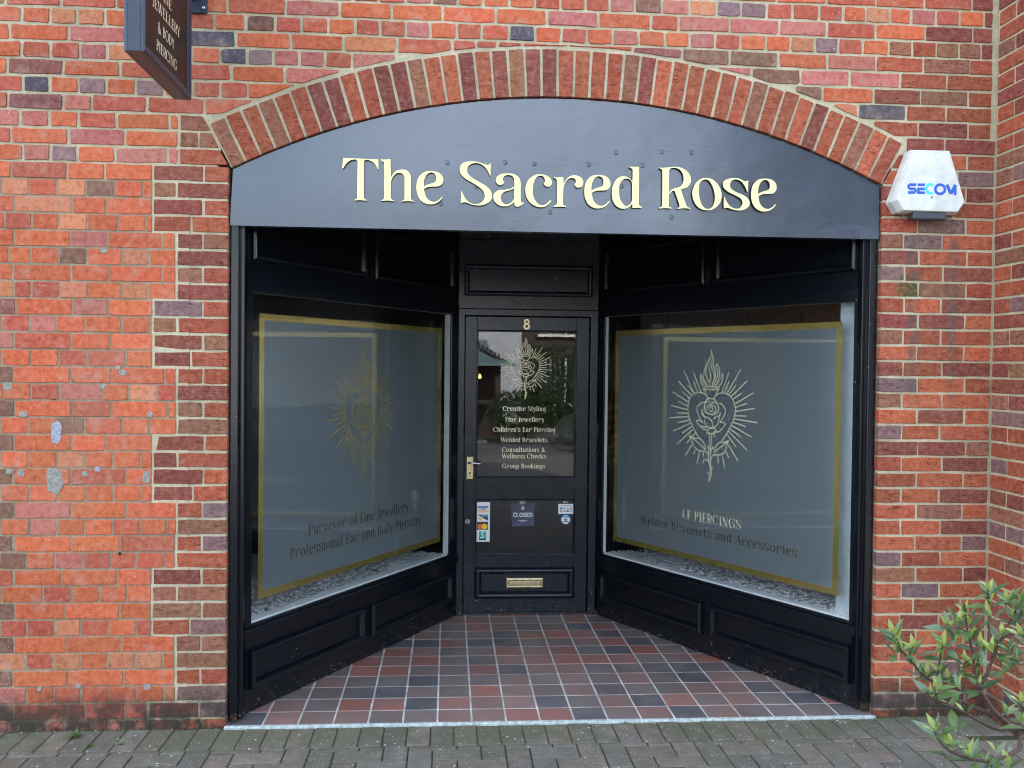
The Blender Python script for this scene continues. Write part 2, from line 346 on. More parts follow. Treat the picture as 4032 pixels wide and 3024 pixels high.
simple('stem', (.075, .045, .035), .75, 0, 90, .4, .3)
def stone_mat():
    t = NT('gravel_stone'); p = t.pos(); a = t.attr(); n = t.noise(p, 90, 4); MAT['gravel_stone'] = t.out(t.mix(t.ramp(n, [(.35, .35), (.6, 0.)]), a, t.mix(1.0, a, (.6, .62, .66), 'MULTIPLY')), .7, t.bump(n, .3, .002))
stone_mat()

# ------------------------------------------------------------------ brickwork
W, AC, AR_, RING, SPRING = 3.010, (1.508, -.405), 3.271, .222, 2.512
PAL = dict(o=(206, 108, 72), r=(186, 96, 74), p=(190, 114, 102), t=(202, 130, 94), m=(140, 88, 82), d=(92, 88, 98), g=(140, 112, 114), b=(132, 96, 80))
PALN = dict(O=(192, 104, 72), R=(170, 92, 66), M=(146, 82, 68), B=(154, 104, 80), G=(140, 108, 104))
def bcol(code):
    c = (PAL.get(code) or PALN[code]); k = RND.uniform(.86, 1.1)
    return tuple(min(1, x*RND.uniform(.93, 1.07)*k) for x in s2l(c))
def clip(poly, nx, nz, c):                          # keep nx*x + nz*z >= c
    out = []
    for i, a in enumerate(poly):
        b = poly[(i+1) % len(poly)]; da = nx*a[0]+nz*a[1]-c; db = nx*b[0]+nz*b[1]-c
        if da >= 0: out.append(a)
        if da*db < 0: t = da/(da-db); out.append((a[0]+(b[0]-a[0])*t, a[1]+(b[1]-a[1])*t))
    return out
def area(p): return .5*sum(p[i][0]*p[(i+1) % len(p)][1]-p[(i+1) % len(p)][0]*p[i][1] for i in range(len(p)))
def add_brick(mb, F, poly, col, rnd=.008, jit=.0016, depth=.03, lift=.0):
    rnd *= .62
    n = len(poly); pts = []
    for i in range(n):
        a, b, c = poly[i-1], poly[i], poly[(i+1) % n]
        la, lc = hypot(a[0]-b[0], a[1]-b[1]), hypot(c[0]-b[0], c[1]-b[1]); r = RND.uniform(.25, 1)*rnd; ra, rc = min(r, la*.3), min(r*RND.uniform(.6, 1.4), lc*.3)
        pts.append((b[0]+(a[0]-b[0])*ra/la, b[1]+(a[1]-b[1])*ra/la)); pts.append((b[0]+(c[0]-b[0])*rc/lc, b[1]+(c[1]-b[1])*rc/lc))
        if lc > .09:
            for tt in ((.5,) if lc < .16 else (.33, .66)):
                tt += RND.uniform(-.1, .1); pts.append((b[0]+(c[0]-b[0])*tt, b[1]+(c[1]-b[1])*tt))
    pts = [(x+RND.uniform(-jit, jit), z+RND.uniform(-jit, jit)) for x, z in pts]
    cx = sum(p[0] for p in pts)/len(pts); cz = sum(p[1] for p in pts)/len(pts)
    def inset(d):
        o = []
        for x, z in pts:
            dx, dz = x-cx, z-cz; l = hypot(dx, dz) or 1; o.append((x-math.copysign(min(d, abs(dx)), dx), z-math.copysign(min(d, abs(dz)), dz)))
        return o
    lf = lift+RND.uniform(-.0015, .0022); tx, tz = RND.uniform(-.008, .008), RND.uniform(-.014, .014)
    dw = lambda x, z: lf+tx*(x-cx)+tz*(z-cz)
    r2 = [F(x, z, -depth) for x, z in pts]; r1 = [F(x, z, dw(x, z)-.0018) for x, z in pts]; r0 = [F(x, z, dw(x, z)) for x, z in inset(.0016)]
    b = mb.strip([r2, r1, r0], col); mb.cap(b+2*len(pts), len(pts))
class Wall:
    def __init__(s, name, label, cat, loc, mat, limit=300):
        s.t = thing(name, label, cat, loc); s.mat = MAT[mat]; s.items = []; s.limit = limit
    def add(s, F, poly, code, vis=True, **k): s.items.append((F, poly, code, vis, k))
    def build(s):
        vis = [i for i in s.items if i[3]]; rest = [i for i in s.items if not i[3]]
        vis.sort(key=lambda i: -area(i[1])); rest += vis[s.limit:]; vis = vis[:s.limit]
        for F, poly, code, v, k in vis:
            mb = MB(); add_brick(mb, F, poly, bcol(code), **k); mb.build('brick', s.mat, s.t)
        if rest:
            mb = MB()
            for F, poly, code, v, k in rest: add_brick(mb, F, poly, bcol(code), **k)
            tag(mb.build('further_bricks', s.mat, s.t), kind='stuff')
OLD = Wall('brick_wall', 'old weathered orange-red brick wall with patched holes, reaching up and over the arch', 'wall', (-.6, 0, 0), 'brick_old')
LQ = Wall('brick_jamb', 'toothed jamb of newer dark red bricks between the old orange wall and the shop opening', 'brick jamb', (-.15, 0, 0), 'brick_new')
RP = Wall('brick_pier', 'pier of creased dark red bricks with pale mortar under the alarm box', 'brick pier', (3.28, 0, 0), 'brick_new')
RT = Wall('brick_buttress', 'projecting brick return wall behind the leafy shrub', 'wall', (3.7, -.13, 0), 'brick_new')
AR = Wall('brick_arch', 'segmental arch of upright dark red bricks over the black fascia', 'arch', (1.5, 0, 2.51), 'brick_new')
CROPS = dict(A=(0, 0, 2.212), B=(0, 750, 2.212), C=(0, 1500, 2.212), D=(0, 2250, 2.143), E=(3032, 0, 2.212), H=(3032, 2250, 2.143),
             R=(3400, 0, 2.0744), S=(3400, 800, 2.0744), U=(3400, 1600, 2.0744)); CROPS['1'] = (800, 0, 2.765); CROPS['2'] = (1550, 0, 2.765); CROPS['3'] = (2300, 0, 2.765)
def zrow(n, x): return .0378+.075*n-.0027*min(max(x, 0), 3.5)
ROWS = {
44: '@E o 65 o 497 r 925 o 1350 r 1765 M 1950', 43: '@1 o 750 r 1040 o 1340 o 1628 o 1910 r @2 130 p 415 b 700 o 977 o 1260 o 1540 r 1815 r 2090 r @3 280 p 555 b 850 p 1150 t 1447 g 1715 g 1990 r @E 198 r 430 r 642 o 840 t 1050 o 1232 p 1452 r 1655 o 1868 M 1948',
42: '@A r 42 r 527 r 1010 r 1495 o @1 270 r 900 p 1488 o 2055 o @2 535 o 1112 o 1670 p @3 155 o 730 r 1033 p 1590 p 2130 p @E 500 r 920 o 1355 M 1768 M 1945',
41: '@A o 188 o 440 t 668 t 915 o 1165 o 1410 o 1640 r 1868 o 2140 b @1 785 r 1068 r 1360 o 1652 r 1925 r 2205 p @2 400 o 690 r 962 r 1255 d 1542 o 1828 r 2108 o @3 310 p 597 o 882 o 1150 p 1427 r 1708 o 1985 o @E 180 t 393 g 597 r 812 o 1040 B 1243 R 1452 B 1650 B 1842 M 1945',
40: '@A o 85 o 597 p 1095 r 1582 d @1 355 o 955 o 1530 t 2110 r @2 640 r 900 r 1130 r 1400 r 1900 r @3 530 m 1065 b 1585 b 2118 o @E 500 p 930 O 1340 B 1745 R 1945',
39: '@A o 185 r 440 r 692 p 930 t 1180 o 1425 o 1670 o 1917 d @1 478 g 762 p 1045 p 1330 r 1620 p 2100 x @3 1300 p 1825 b @E 270 p 695 p 1140 R 1545 R 1940',
38: '@A o 60 m 550 o 1045 r 1530 r @1 305 o 890 p 1500 x @E 100 p 215 b 460 o 908 M 1318 B 1730 R 1940',
37: '@A r 195 d 430 o 680 g 925 o 1180 g 1425 o 1680 r 1920 r 2157 o @1 1000 x @E 450 r 555 t 770 d 1190 R 1537 R 1935',
36: '@A r 70 m 550 p 795 r 1280 r 1778 o 2300 x @E 780 R 905 R 1295 M 1727 R 1930',
35: '@A p 172 p 425 o 680 r 1012 o 1475 o 1558', 34: '@A r 92 o 595 p 1090 o 1558', 33: '@A o 195 p 440 g 672 o 1000 p 1458 p 1555', 32: '@A o 95 r 583 o 910 o 1330', 31: '@A o 10 t 250 r 497 t 745 b 1000 o 1245 o 1325',
30: '@B r 125 t 627 o 922 o 1325', 29: '@B r 38 r 273 o 513 t 758 o 1030 o 1268 o 1330', 28: '@B o 122 o 610 p 940 o 1413 o 1530', 27: '@B o 75 o 265 o 510 b 758 o 1060 t 1297 o 1530', 26: '@B o 110 o 620 o 945 o 1413 o 1530',
25: '@B t 120 r 270 r 517 t 760 o 1057 t 1290 o 1530', 24: '@B m 135 o 630 p 942 o 1330', 23: '@B o 12 r 260 p 490 o 738 o 1060 o 1310', 22: '@B p 122 r 615 o 965 o 1330', 21: '@B r 12 o 265 o 510 r 760 r 1095 o 1330', 20: '@B b 115 o 612 o 968 o 1435 o 1530',
19: '@C o 28 o 272 r 518 p 885 o 1120 t 1365 r 1530', 18: '@C b 128 o 622 r 968 o 1457 o 1530', 17: '@C o 5 o 247 o 495 b 737 r 1062 o 1300 o 1535', 16: '@C b 122 o 620 o 915 o 1325', 15: '@C o 3 o 245 o 492 t 738 o 982 o 1223 o 1328', 14: '@C b 115 o 612 r 1092 o 1325',
13: '@C o 5 o 255 o 500 o 748 o 985 o 1225 o 1325', 12: '@C b 122 p 615 o 1100 o 1535', 11: '@C o 5 o 253 p 497 o 738 o 980 r 1220 o 1450 o 1535', 10: '@C b 115 o 617 o 1042 r 1525', 9: '@C b 228 o 472 p 722 r 962 r 1190 r 1428 o 1525',
8: '@D r 113 o 520 o 985 o 1280', 7: '@D o 15 o 358 r 600 o 838 o 1070 o 1278', 6: '@D b 120 o 538 o 1007 o 1278', 5: '@D r 2 r 225 r 452 t 678 r 912 o 1143 r 1275', 4: '@D b 115 o 558 o 1025 o 1475', 3: '@D o -14 t 212 r 445 t 675 o 907 t 1135 t 1372 o 1475', 2: '@D b 105 o 570 o 1040 o 1475', 1: '@D t -8 p 222 o 453 r 683 o 915 o 1150 o 1382 t 1480', 0: '@D b 107 r 575 r 715 r 1050 r 1235', -1: '@D p 60 p 150 b 300 p 400 r 540 p 690 p 790 r 910 p 1040 p 1130 p 1235'}
LROWS = {35: '@A 1562 B 1850', 34: '@A 1562 B 1730 B 1990', 33: '@A 1560 R 2010', 32: '@A 1333 M 1777 R 1985', 31: '@A 1335 B 1540 M 1985', 30: '@B 1330 M 1770 R 1985', 29: '@B 1335 R 1665 R 1985', 28: '@B 1535 M 1765 B 1985', 27: '@B 1537 M 1985', 26: '@B 1537 B 1765 R 1985', 25: '@B 1537 M 1985', 24: '@B 1335 G 1765 R 1985', 23: '@B 1330 B 1545 R 1985', 22: '@B 1333 M 1767 B 1985', 21: '@B 1333 M 1662 R 1985', 20: '@B 1540 R 1768 R 1985',
19: '@C 1540 M 1985', 18: '@C 1542 B 1768 R 1985', 17: '@C 1545 B 1985', 16: '@C 1330 M 1782 R 1985', 15: '@C 1332 M 1545 R 1985', 14: '@C 1330 M 1772 O 1985', 13: '@C 1330 M 1675 O 1985', 12: '@C 1538 R 1760 G 1985', 11: '@C 1538 B 1985', 10: '@C 1533 R 1757 G 1985', 9: '@C 1533 R 1985',
8: '@D 1287 M 1697 R 1905', 7: '@D 1280 B 1492 B 1905', 6: '@D 1280 B 1702 B 1905', 5: '@D 1285 R 1597 G 1905', 4: '@D 1482 B 1695 B 1905', 3: '@D 1485 B 1905', 2: '@D 1480 R 1690 R 1905', 1: '@D 1484 G 1905', 0: '@D 1250 M 1680 G 1905', -1: '@D 1250 R 1500 R 1700 O 1905'}
RROWS = {35: '@E 1000 R 1190 M 1525 M 1930', 34: '@R 150 R 345 R 600 O 850 R 1045', 33: '@R 120 O 300 R 480 R 770 G 1035', 32: '@R 158 M 250 M 560 R 840 M 1055', 31: '@S 165 R 330 R 740 R 1035',
30: '@S 160 R 448 G 837 O 1040', 29: '@S 155 B 330 G 645 O 1035', 28: '@S 150 M 455 O 848 O 1040', 27: '@S 150 G 338 R 652 M 1030', 26: '@S 150 O 452 B 842 R 1035', 25: '@S 150 R 332 O 637 M 1025', 24: '@S 150 M 448 M 830 O 1035', 23: '@S 150 B 325 R 632 R 1015', 22: '@S 150 O 437 R 822 O 1030', 21: '@S 150 M 325 R 643 M 1025', 20: '@S 150 G 442 O 830 R 1035', 19: '@S 140 B 315 O 645 O 1040',
18: '@U 140 O 440 M 825 O 1030', 17: '@U 140 G 315 O 625 O 1015', 16: '@U 140 M 447 M 835 B 1025', 15: '@U 140 R 313 O 643 M 1010', 14: '@U 140 R 435 O 817 O 1025', 13: '@U 140 R 310 O 618 M 1010', 12: '@U 140 O 432 B 807 O 1025', 11: '@U 140 R 305 O 630 M 1005', 10: '@U 140 O 420 R 803 G 1010', 9: '@U 140 G 312 R 628 O 1005', 8: '@U 140 B 427 R 815 M 1010', 7: '@U 140 O 310 G 620 O 1005', 6: '@U 140 R 408 R 795 R 1000',
5: '@H 890 R 1095 M 1425 R 1840', 4: '@H 890 M 1230 O 1630 R 1840', 3: '@H 890 R 1090 R 1420 R 1840', 2: '@H 890 O 1215 G 1620 R 1840', 1: '@H 890 R 1097 R 1410 M 1840', 0: '@H 890 G 1225 G 1640 R 1840', -1: '@H 890 O 1090 M 1420 R 1840'}
def parse(n, txt, left=None):
    cur = None; out = []; code = None; zm = .0378+.075*(n+.5)
    for tk in txt.split():
        if tk[0] == '@': cur = CROPS[tk[1:]]
        elif tk.lstrip('-').isdigit():
            x = Xat(cur[0]+int(tk)/cur[2], zm)
            if code: out.append((left, x, code))
            left = x; code = None
        else: code = tk
    return out
def arch_cut(poly):
    A0 = math.atan2(1.497, 2.913); R = AR_+RING+.010; ins = 0
    xs = [q[0] for q in poly]; zs = [q[1] for q in poly]; x0, x1, z0, z1 = min(xs), max(xs), min(zs), max(zs)
    for i in range(9):
        for j in range(5):
            x, z = x0+(x1-x0)*i/8, z0+(z1-z0)*j/4; a = atan2(x-AC[0], z-AC[1])
            if hypot(x-AC[0], z-AC[1]) < R and abs(a) < A0+.003: ins += 1
    if not ins: return poly
    cx, cz = (x0+x1)/2, (z0+z1)/2; a = atan2(cx-AC[0], cz-AC[1]); a = max(-A0, min(A0, a)); nx, nz = sin(a), cos(a)
    p1 = clip(poly, nx, nz, nx*AC[0]+nz*AC[1]+R); sg = 1 if cx > AC[0] else -1
    nx, nz = sg*cos(A0), -sin(A0); p2 = clip(poly, nx, nz, nx*AC[0]+nz*AC[1]+.009)
    return max((p1, p2), key=lambda q: area(q) if len(q) > 2 else 0)
def lay(n, x0, x1, code, jl=.005, jr=.005, vis=True):
    if code == 'x': return
    new = code.isupper(); jh = .0058 if new else .0064 if n > 32 else .0042
    if n > 32 and not new: jl, jr = jl+.0018, jr+.0018
    if n == -1: z0b, z0t = -.03, zrow(0, 0)-.008
    sl = lambda x: zrow(n, x)
    poly = [(x0+jl, sl(x0)+jh), (x1-jr, sl(x1)+jh), (x1-jr, sl(x1)+.075-jh), (x0+jl, sl(x0)+.075-jh)]
    if n == -1: poly = [(x0+jl, -.03), (x1-jr, -.03), (x1-jr, sl(x1)+.075-jh), (x0+jl, sl(x0)+.075-jh)]
    if n >= 33: poly = arch_cut(poly)
    if len(poly) < 3 or area(poly) < .0007: return
    wl = (LQ if x1 < .3 else RP) if new else OLD
    wl.add(FRONT, poly, code, vis, rnd=.007 if new else .012 if n > 32 else .008, jit=.0021 if new else .0026 if n > 32 else .0018)
for n, txt in ROWS.items():
    lst = parse(n, txt); fx0 = None
    toks = txt.split(); cr0 = CROPS[toks[0][1:]]; first = Xat(cr0[0]+int(toks[2])/cr0[2], .0378+.075*(n+.5))
    long = (lst[1][1]-lst[1][0]) > .16; ln = .232 if long else .116
    x = first; k = 0; lst = [(first-ln, first, toks[1])]+[b for b in lst if b[0] is not None]
    for x0, x1, c in lst:
        wid = x1-x0; last = (x1 == lst[-1][1])
        lay(n, x0, x1, c, vis=(x1 > -.99))
    x = lst[0][0]
    while x > -2.0:
        lay(n, x-ln, x, RND.choice('ooorrptb'), vis=x > -.98); x -= ln
for n, txt in LROWS.items():
    l2 = parse(n, txt)
    for i, (x0, x1, c) in enumerate(l2):
        lastb = i == len(l2)-1
        if n <= 32 and lastb: lay(n, x0, 0.0, c, jr=0)
        else: lay(n, x0, x1 if n <= 32 else x1+.02*lastb, c)
CORNER = 3.556
for n, txt in RROWS.items():
    l2 = parse(n, txt)
    for i, (x0, x1, c) in enumerate(l2):
        lay(n, W if (i == 0 and n <= 32) else x0, CORNER if i == len(l2)-1 else x1, c, jl=0 if (i == 0 and n <= 32) else .005)
for n in range(45, 56):                              # courses above the frame
    ln = .116 if n % 2 else .232; x = -2.0+RND.uniform(0, .05)
    while x < CORNER-.02: lay(n, x, min(x+ln, CORNER), RND.choice('ooorrptbg'), vis=False); x += ln
# return wall (plane x = CORNER, facing -x) and the pier's front face
FRET = Frame((CORNER, 0, 0), (0, -1))                # u runs towards the camera
RCOL = {30: 'O', 29: 'MR', 28: 'B', 27: 'OM', 26: 'O', 25: 'RG', 24: 'M', 23: 'BB', 22: 'R', 21: 'MB', 20: 'M', 19: 'BM', 18: 'G', 17: 'RR', 16: 'R', 15: 'GR', 14: 'R', 13: 'MM', 12: 'B', 11: 'GG', 10: 'R', 9: 'RB', 8: 'R'}
FPIER = Frame((CORNER, -.262, 0), (1, 0)); DEP = .262
for n in range(-1, 56):
    z0, z1 = zrow(n, 3.5)+.006, zrow(n, 3.5)+.069
    if n == -1: z0 = -.03
    cs = RCOL.get(n) or (RND.choice('RMBO') if n % 2 == 0 else RND.choice('RMBO')+RND.choice('RMGB'))
    v = n < 45
    if n % 2 == 0:
        RT.add(FRET, [(.010, z0), (DEP, z0), (DEP, z1), (.010, z1)], cs[0], v, depth=.10, rnd=.006)
        u = .112
    else:
        RT.add(FRET, [(.010, z0), (.128, z0), (.128, z1), (.010, z1)], cs[0], v, depth=.10, rnd=.006)
        RT.add(FRET, [(.139, z0), (DEP, z0), (DEP, z1), (.139, z1)], cs[-1], v, depth=.10, rnd=.006); u = .112
    first = True
    while u < .9:
        e = u+(.105 if (first and n % 2) else .215); RT.add(FPIER, [(u, z0), (e, z0), (e, z1), (u, z1)], RND.choice('RMBOG'), False, rnd=.006); u = e+.011; first = False
# arch ring
A0 = math.atan2(1.497, 2.913); NV = 43
for k in range(NV):
    a0 = -A0+2*A0*k/NV; a1 = -A0+2*A0*(k+1)/NV; g = .0064
    def P(a, r, off): return (AC[0]+r*sin(a)+off*cos(a), AC[1]+r*cos(a)-off*sin(a))
    r0, r1 = AR_+.001, AR_+.213+RND.uniform(-.004, .003)
    AR.add(FRONT, [P(a0, r0, g), P(a1, r0, -g), P(a1, r1, -g), P(a0, r1, g)], 'RRRBBRMRROBR'[RND.randrange(12)], True, depth=.11, rnd=.006, lift=.0015)
for wl in (OLD, LQ, RP, RT, AR): wl.build()
# mortar beds behind the bricks
def arc(r, a0, a1, n=48): return [(AC[0]+r*sin(a0+(a1-a0)*i/n), AC[1]+r*cos(a0+(a1-a0)*i/n)) for i in range(n+1)]
MW = -.0045
def mortar(wall, mat, polys, w0=-.11, w1=MW):
    mb = MB()
    for F, p in polys: mb.prism(F, p, w0, w1)
    mb.build('mortar', MAT[mat], wall.t)
mortar(OLD, 'mortar_grey', [(FRONT, [(-2.3, -.3), (-.17, -.3), (-.17, 2.44), (-2.3, 2.44)])], w1=-.0028)
top = arc(AR_+.1, -A0, A0); up = [(-2.3, 2.44), (-.3, 2.44), (-.28, 2.505), (-.05, 2.505)]+top+[(3.06, 2.52), (CORNER+.02, 2.52), (CORNER+.02, 4.25), (-2.3, 4.25)]
mbx = MB()
def fill(mb, F, poly, w0, w1, col=None, holes=()):   # non-convex prism
    loops = [poly]+list(holes); tri = tessellate_polygon([[Vector((p[0], p[1], 0)) for p in l] for l in loops]); flat = [p for l in loops for p in l]
    b = len(mb.v); mb.v += [tuple(F(u, v, w1)) for u, v in flat]; mb.c += [col or (1, 1, 1)]*len(flat)
    for t in tri:
        a, c, d = (flat[i] for i in t); s = (c[0]-a[0])*(d[1]-a[1])-(c[1]-a[1])*(d[0]-a[0])
        mb.f.append(tuple(b+i for i in (t if s > 0 else t[::-1]))); mb.sm.append(False)
    for l in loops:
        ccw = area(l) > 0; q = l if (ccw == (l is poly)) else l[::-1]
        mb.strip([[F(u, v, w0) for u, v in q], [F(u, v, w1) for u, v in q]], col)
fill(mbx, FRONT, up, -.11, MW-.0005); mbx.build('mortar', MAT['mortar_cream'], OLD.t)
mortar(LQ, 'mortar_cream', [(FRONT, [(-.168, -.3), (-.004, -.3), (-.004, 2.5), (-.168, 2.5)]), ], -.30, MW)
mbx = MB(); mbx.prism(FRONT, [(-.40, 2.4505), (-.168, 2.4505), (-.168, 2.50), (-.06, 2.50), (-.22, 2.75), (-.30, 2.70)], -.1, MW+.0003); mbx.build('mortar', MAT['mortar_cream'], LQ.t)
for i, n in enumerate(range(0, 33)):                 # toothing: cream mortar follows the blocks of the jamb
    x0 = parse(n, LROWS[n])[0][0]
    if x0 < -.2:
        mb = MB(); mb.box(FRONT, x0-.004, -.1685, zrow(n, 0)-.006, zrow(n, 0)+.081, -.05, -.0020+.00001*i); mb.build('mortar', MAT['mortar_cream'], LQ.t)
mortar(RP, 'mortar_cream', [(FRONT, [(W+.004, -.3), (CORNER+.02, -.3), (CORNER+.02, 2.52), (W+.004, 2.52)])], -.30, MW)
mbx = MB(); fill(mbx, FRONT, arc(AR_+.004, -A0, A0)+arc(AR_+RING, A0, -A0), -.11, MW+.001); mbx.build('mortar', MAT['mortar_cream'], AR.t)
mbx = MB(); mbx.box(FRET, .0, DEP-.012, -.3, 4.25, -.25, MW); mbx.box(FPIER, .03, 1.2, -.3, 4.25, -.26, MW); mbx.build('mortar', MAT['mortar_cream'], RT.t)
# repaired holes, plugs and filler blobs on the old wall
def patch(px, py, rx, ry, mat='mortar_cream', w=.0022):
    c = onY(px, py); pts = []; n = 22; k = 1
    for i in range(n):
        a = 2*pi*i/n; k = .5*k+.5*RND.uniform(.72, 1.22); sq = 1/max(abs(cos(a)), abs(sin(a)))**.5; pts.append((c.x+rx*k*sq*.92*cos(a), c.z+ry*k*sq*.92*sin(a)))
    mb = MB(); b = mb.strip([[FRONT(u, v, -.004) for u, v in pts], [FRONT(u, v, w) for u, v in pts], [FRONT(c.x+(u-c.x)*.86, c.z+(v-c.z)*.86, w+RND.uniform(.0002, .0010)) for u, v in pts]])
    mb.cap(b+2*n, n); mb.build('mortar_patch', MAT[mat], OLD.t)
simple('filler', (.30, .29, .25), .95, 0, 110, .4, 1.0); simple('filler_blue', (.36, .36, .42), .95, 0, 110, .35, 1.0)
for a in [(222, 1705, .024, .060, 'filler_blue'), (216, 1890, .042, .062, 'filler'), (92, 1630, .02, .016, 'filler'), (30, 1520, .022, .018, 'filler'), (484, 1467, .018, .014, 'filler'), (405, 1523, .014, .014, 'filler'), (590, 1632, .014, .015, 'filler'), (334, 1866, .016, .014, 'filler'), (82, 1862, .016, .017, 'filler'), (36, 1855, .016, .014, 'filler'), (576, 1878, .019, .030, 'filler'), (384, 1848, .014, .012, 'filler_blue'), (408, 986, .018, .012, 'filler'), (580, 2704, .018, .016, 'filler'), (156, 2711, .010, .014, 'filler'), (308, 2702, .013, .012, 'filler'), (462, 1447, .015, .010, 'filler')]: patch(*a)
for px, py, r in [(339, 1627, .013), (387, 1621, .006), (213, 1568, .009), (460, 2690, .006), (472, 2180, .007), (437, 2350, .006)]: patch(px, py, r, r, 'dark_hole', .0005)
# ------------------------------------------------------------------ outlines, ribbons, lettering
def smooth(txt, ox, oy, sc_, closed=True, step=4):   # 'x,y x,y*' (* = corner) -> dense pixel polyline (Catmull-Rom)
    P = []
    for tk in txt.split():
        c = tk.endswith('*'); x, y = tk.rstrip('*').split(','); P.append((float(x), float(y), c))
    n = len(P); out = []
    for i in range(n if closed else n-1):
        p1, p2 = P[i], P[(i+1) % n]
        p0 = P[i-1] if (closed or i > 0) and not p1[2] else p1; p3 = (P[(i+2) % n] if (closed or i+2 < n) else p2) if not p2[2] else p2
        if p1[2] and p2[2]: out.append((p1[0], p1[1])); continue
        for k in range(step):
            t = k/step; t2, t3 = t*t, t*t*t
            out.append(tuple(.5*((2*p1[j])+(-p0[j]+p2[j])*t+(2*p0[j]-5*p1[j]+4*p2[j]-p3[j])*t2+(-p0[j]+3*p1[j]-3*p2[j]+p3[j])*t3) for j in (0, 1)))
    if not closed: out.append(P[-1][:2])
    return [(ox+x/sc_, oy+y/sc_) for x, y in out]
def ribbon(pts):                                     # [(x, y, w)] -> convex quads
    n = len(pts); nr = []
    for i in range(n):
        a, b = pts[max(i-1, 0)], pts[min(i+1, n-1)]; dx, dy = b[0]-a[0], b[1]-a[1]; l = hypot(dx, dy) or 1; nr.append((-dy/l, dx/l))
    q = []
    for i in range(n-1):
        (x0, y0, w0), (x1, y1, w1) = pts[i], pts[i+1]; (a, b), (c, d) = nr[i], nr[i+1]
        q.append([(x0-a*w0/2, y0-b*w0/2), (x1-c*w1/2, y1-d*w1/2), (x1+c*w1/2, y1+d*w1/2), (x0+a*w0/2, y0+b*w0/2)])
    return q
def cr(pts, step=5):                                 # Catmull-Rom for (x, y, w)
    out = []; n = len(pts)
    for i in range(n-1):
        p0, p1, p2, p3 = pts[max(i-1, 0)], pts[i], pts[i+1], pts[min(i+2, n-1)]
        for k in range(step):
            t = k/step; out.append(tuple(.5*((2*p1[j])+(-p0[j]+p2[j])*t+(2*p0[j]-5*p1[j]+4*p2[j]-p3[j])*t*t+(-p0[j]+3*p1[j]-3*p2[j]+p3[j])*t**3) for j in range(len(p1))))
    return out+[tuple(pts[-1])]
def union(polys):                                    # overlapping convex polygons -> (verts, tris) without overlap
    V = []; Fc = []
    for p in polys:
        if abs(area(p)) < 1e-10: continue
        if area(p) < 0: p = p[::-1]
        b = len(V); V += [Vector(q) for q in p]; Fc.append(list(range(b, b+len(p))))
    v, e, f, ov, oe, of = delaunay_2d_cdt(V, [], Fc, 1, 1e-7)
    return [tuple(q) for q in v], [t for t, o in zip(f, of) if o]
def flat(mb, F, verts, tris, w, col=None):
    b = len(mb.v); mb.v += [tuple(F(u, v, w)) for u, v in verts]; mb.c += [col or (1, 1, 1)]*len(verts)
    for t in tris:
        a, c, d = (verts[i] for i in t[:3]); s = (c[0]-a[0])*(d[1]-a[1])-(c[1]-a[1])*(d[0]-a[0])
        mb.f.append(tuple(b+i for i in (t if s > 0 else t[::-1]))); mb.sm.append(False)

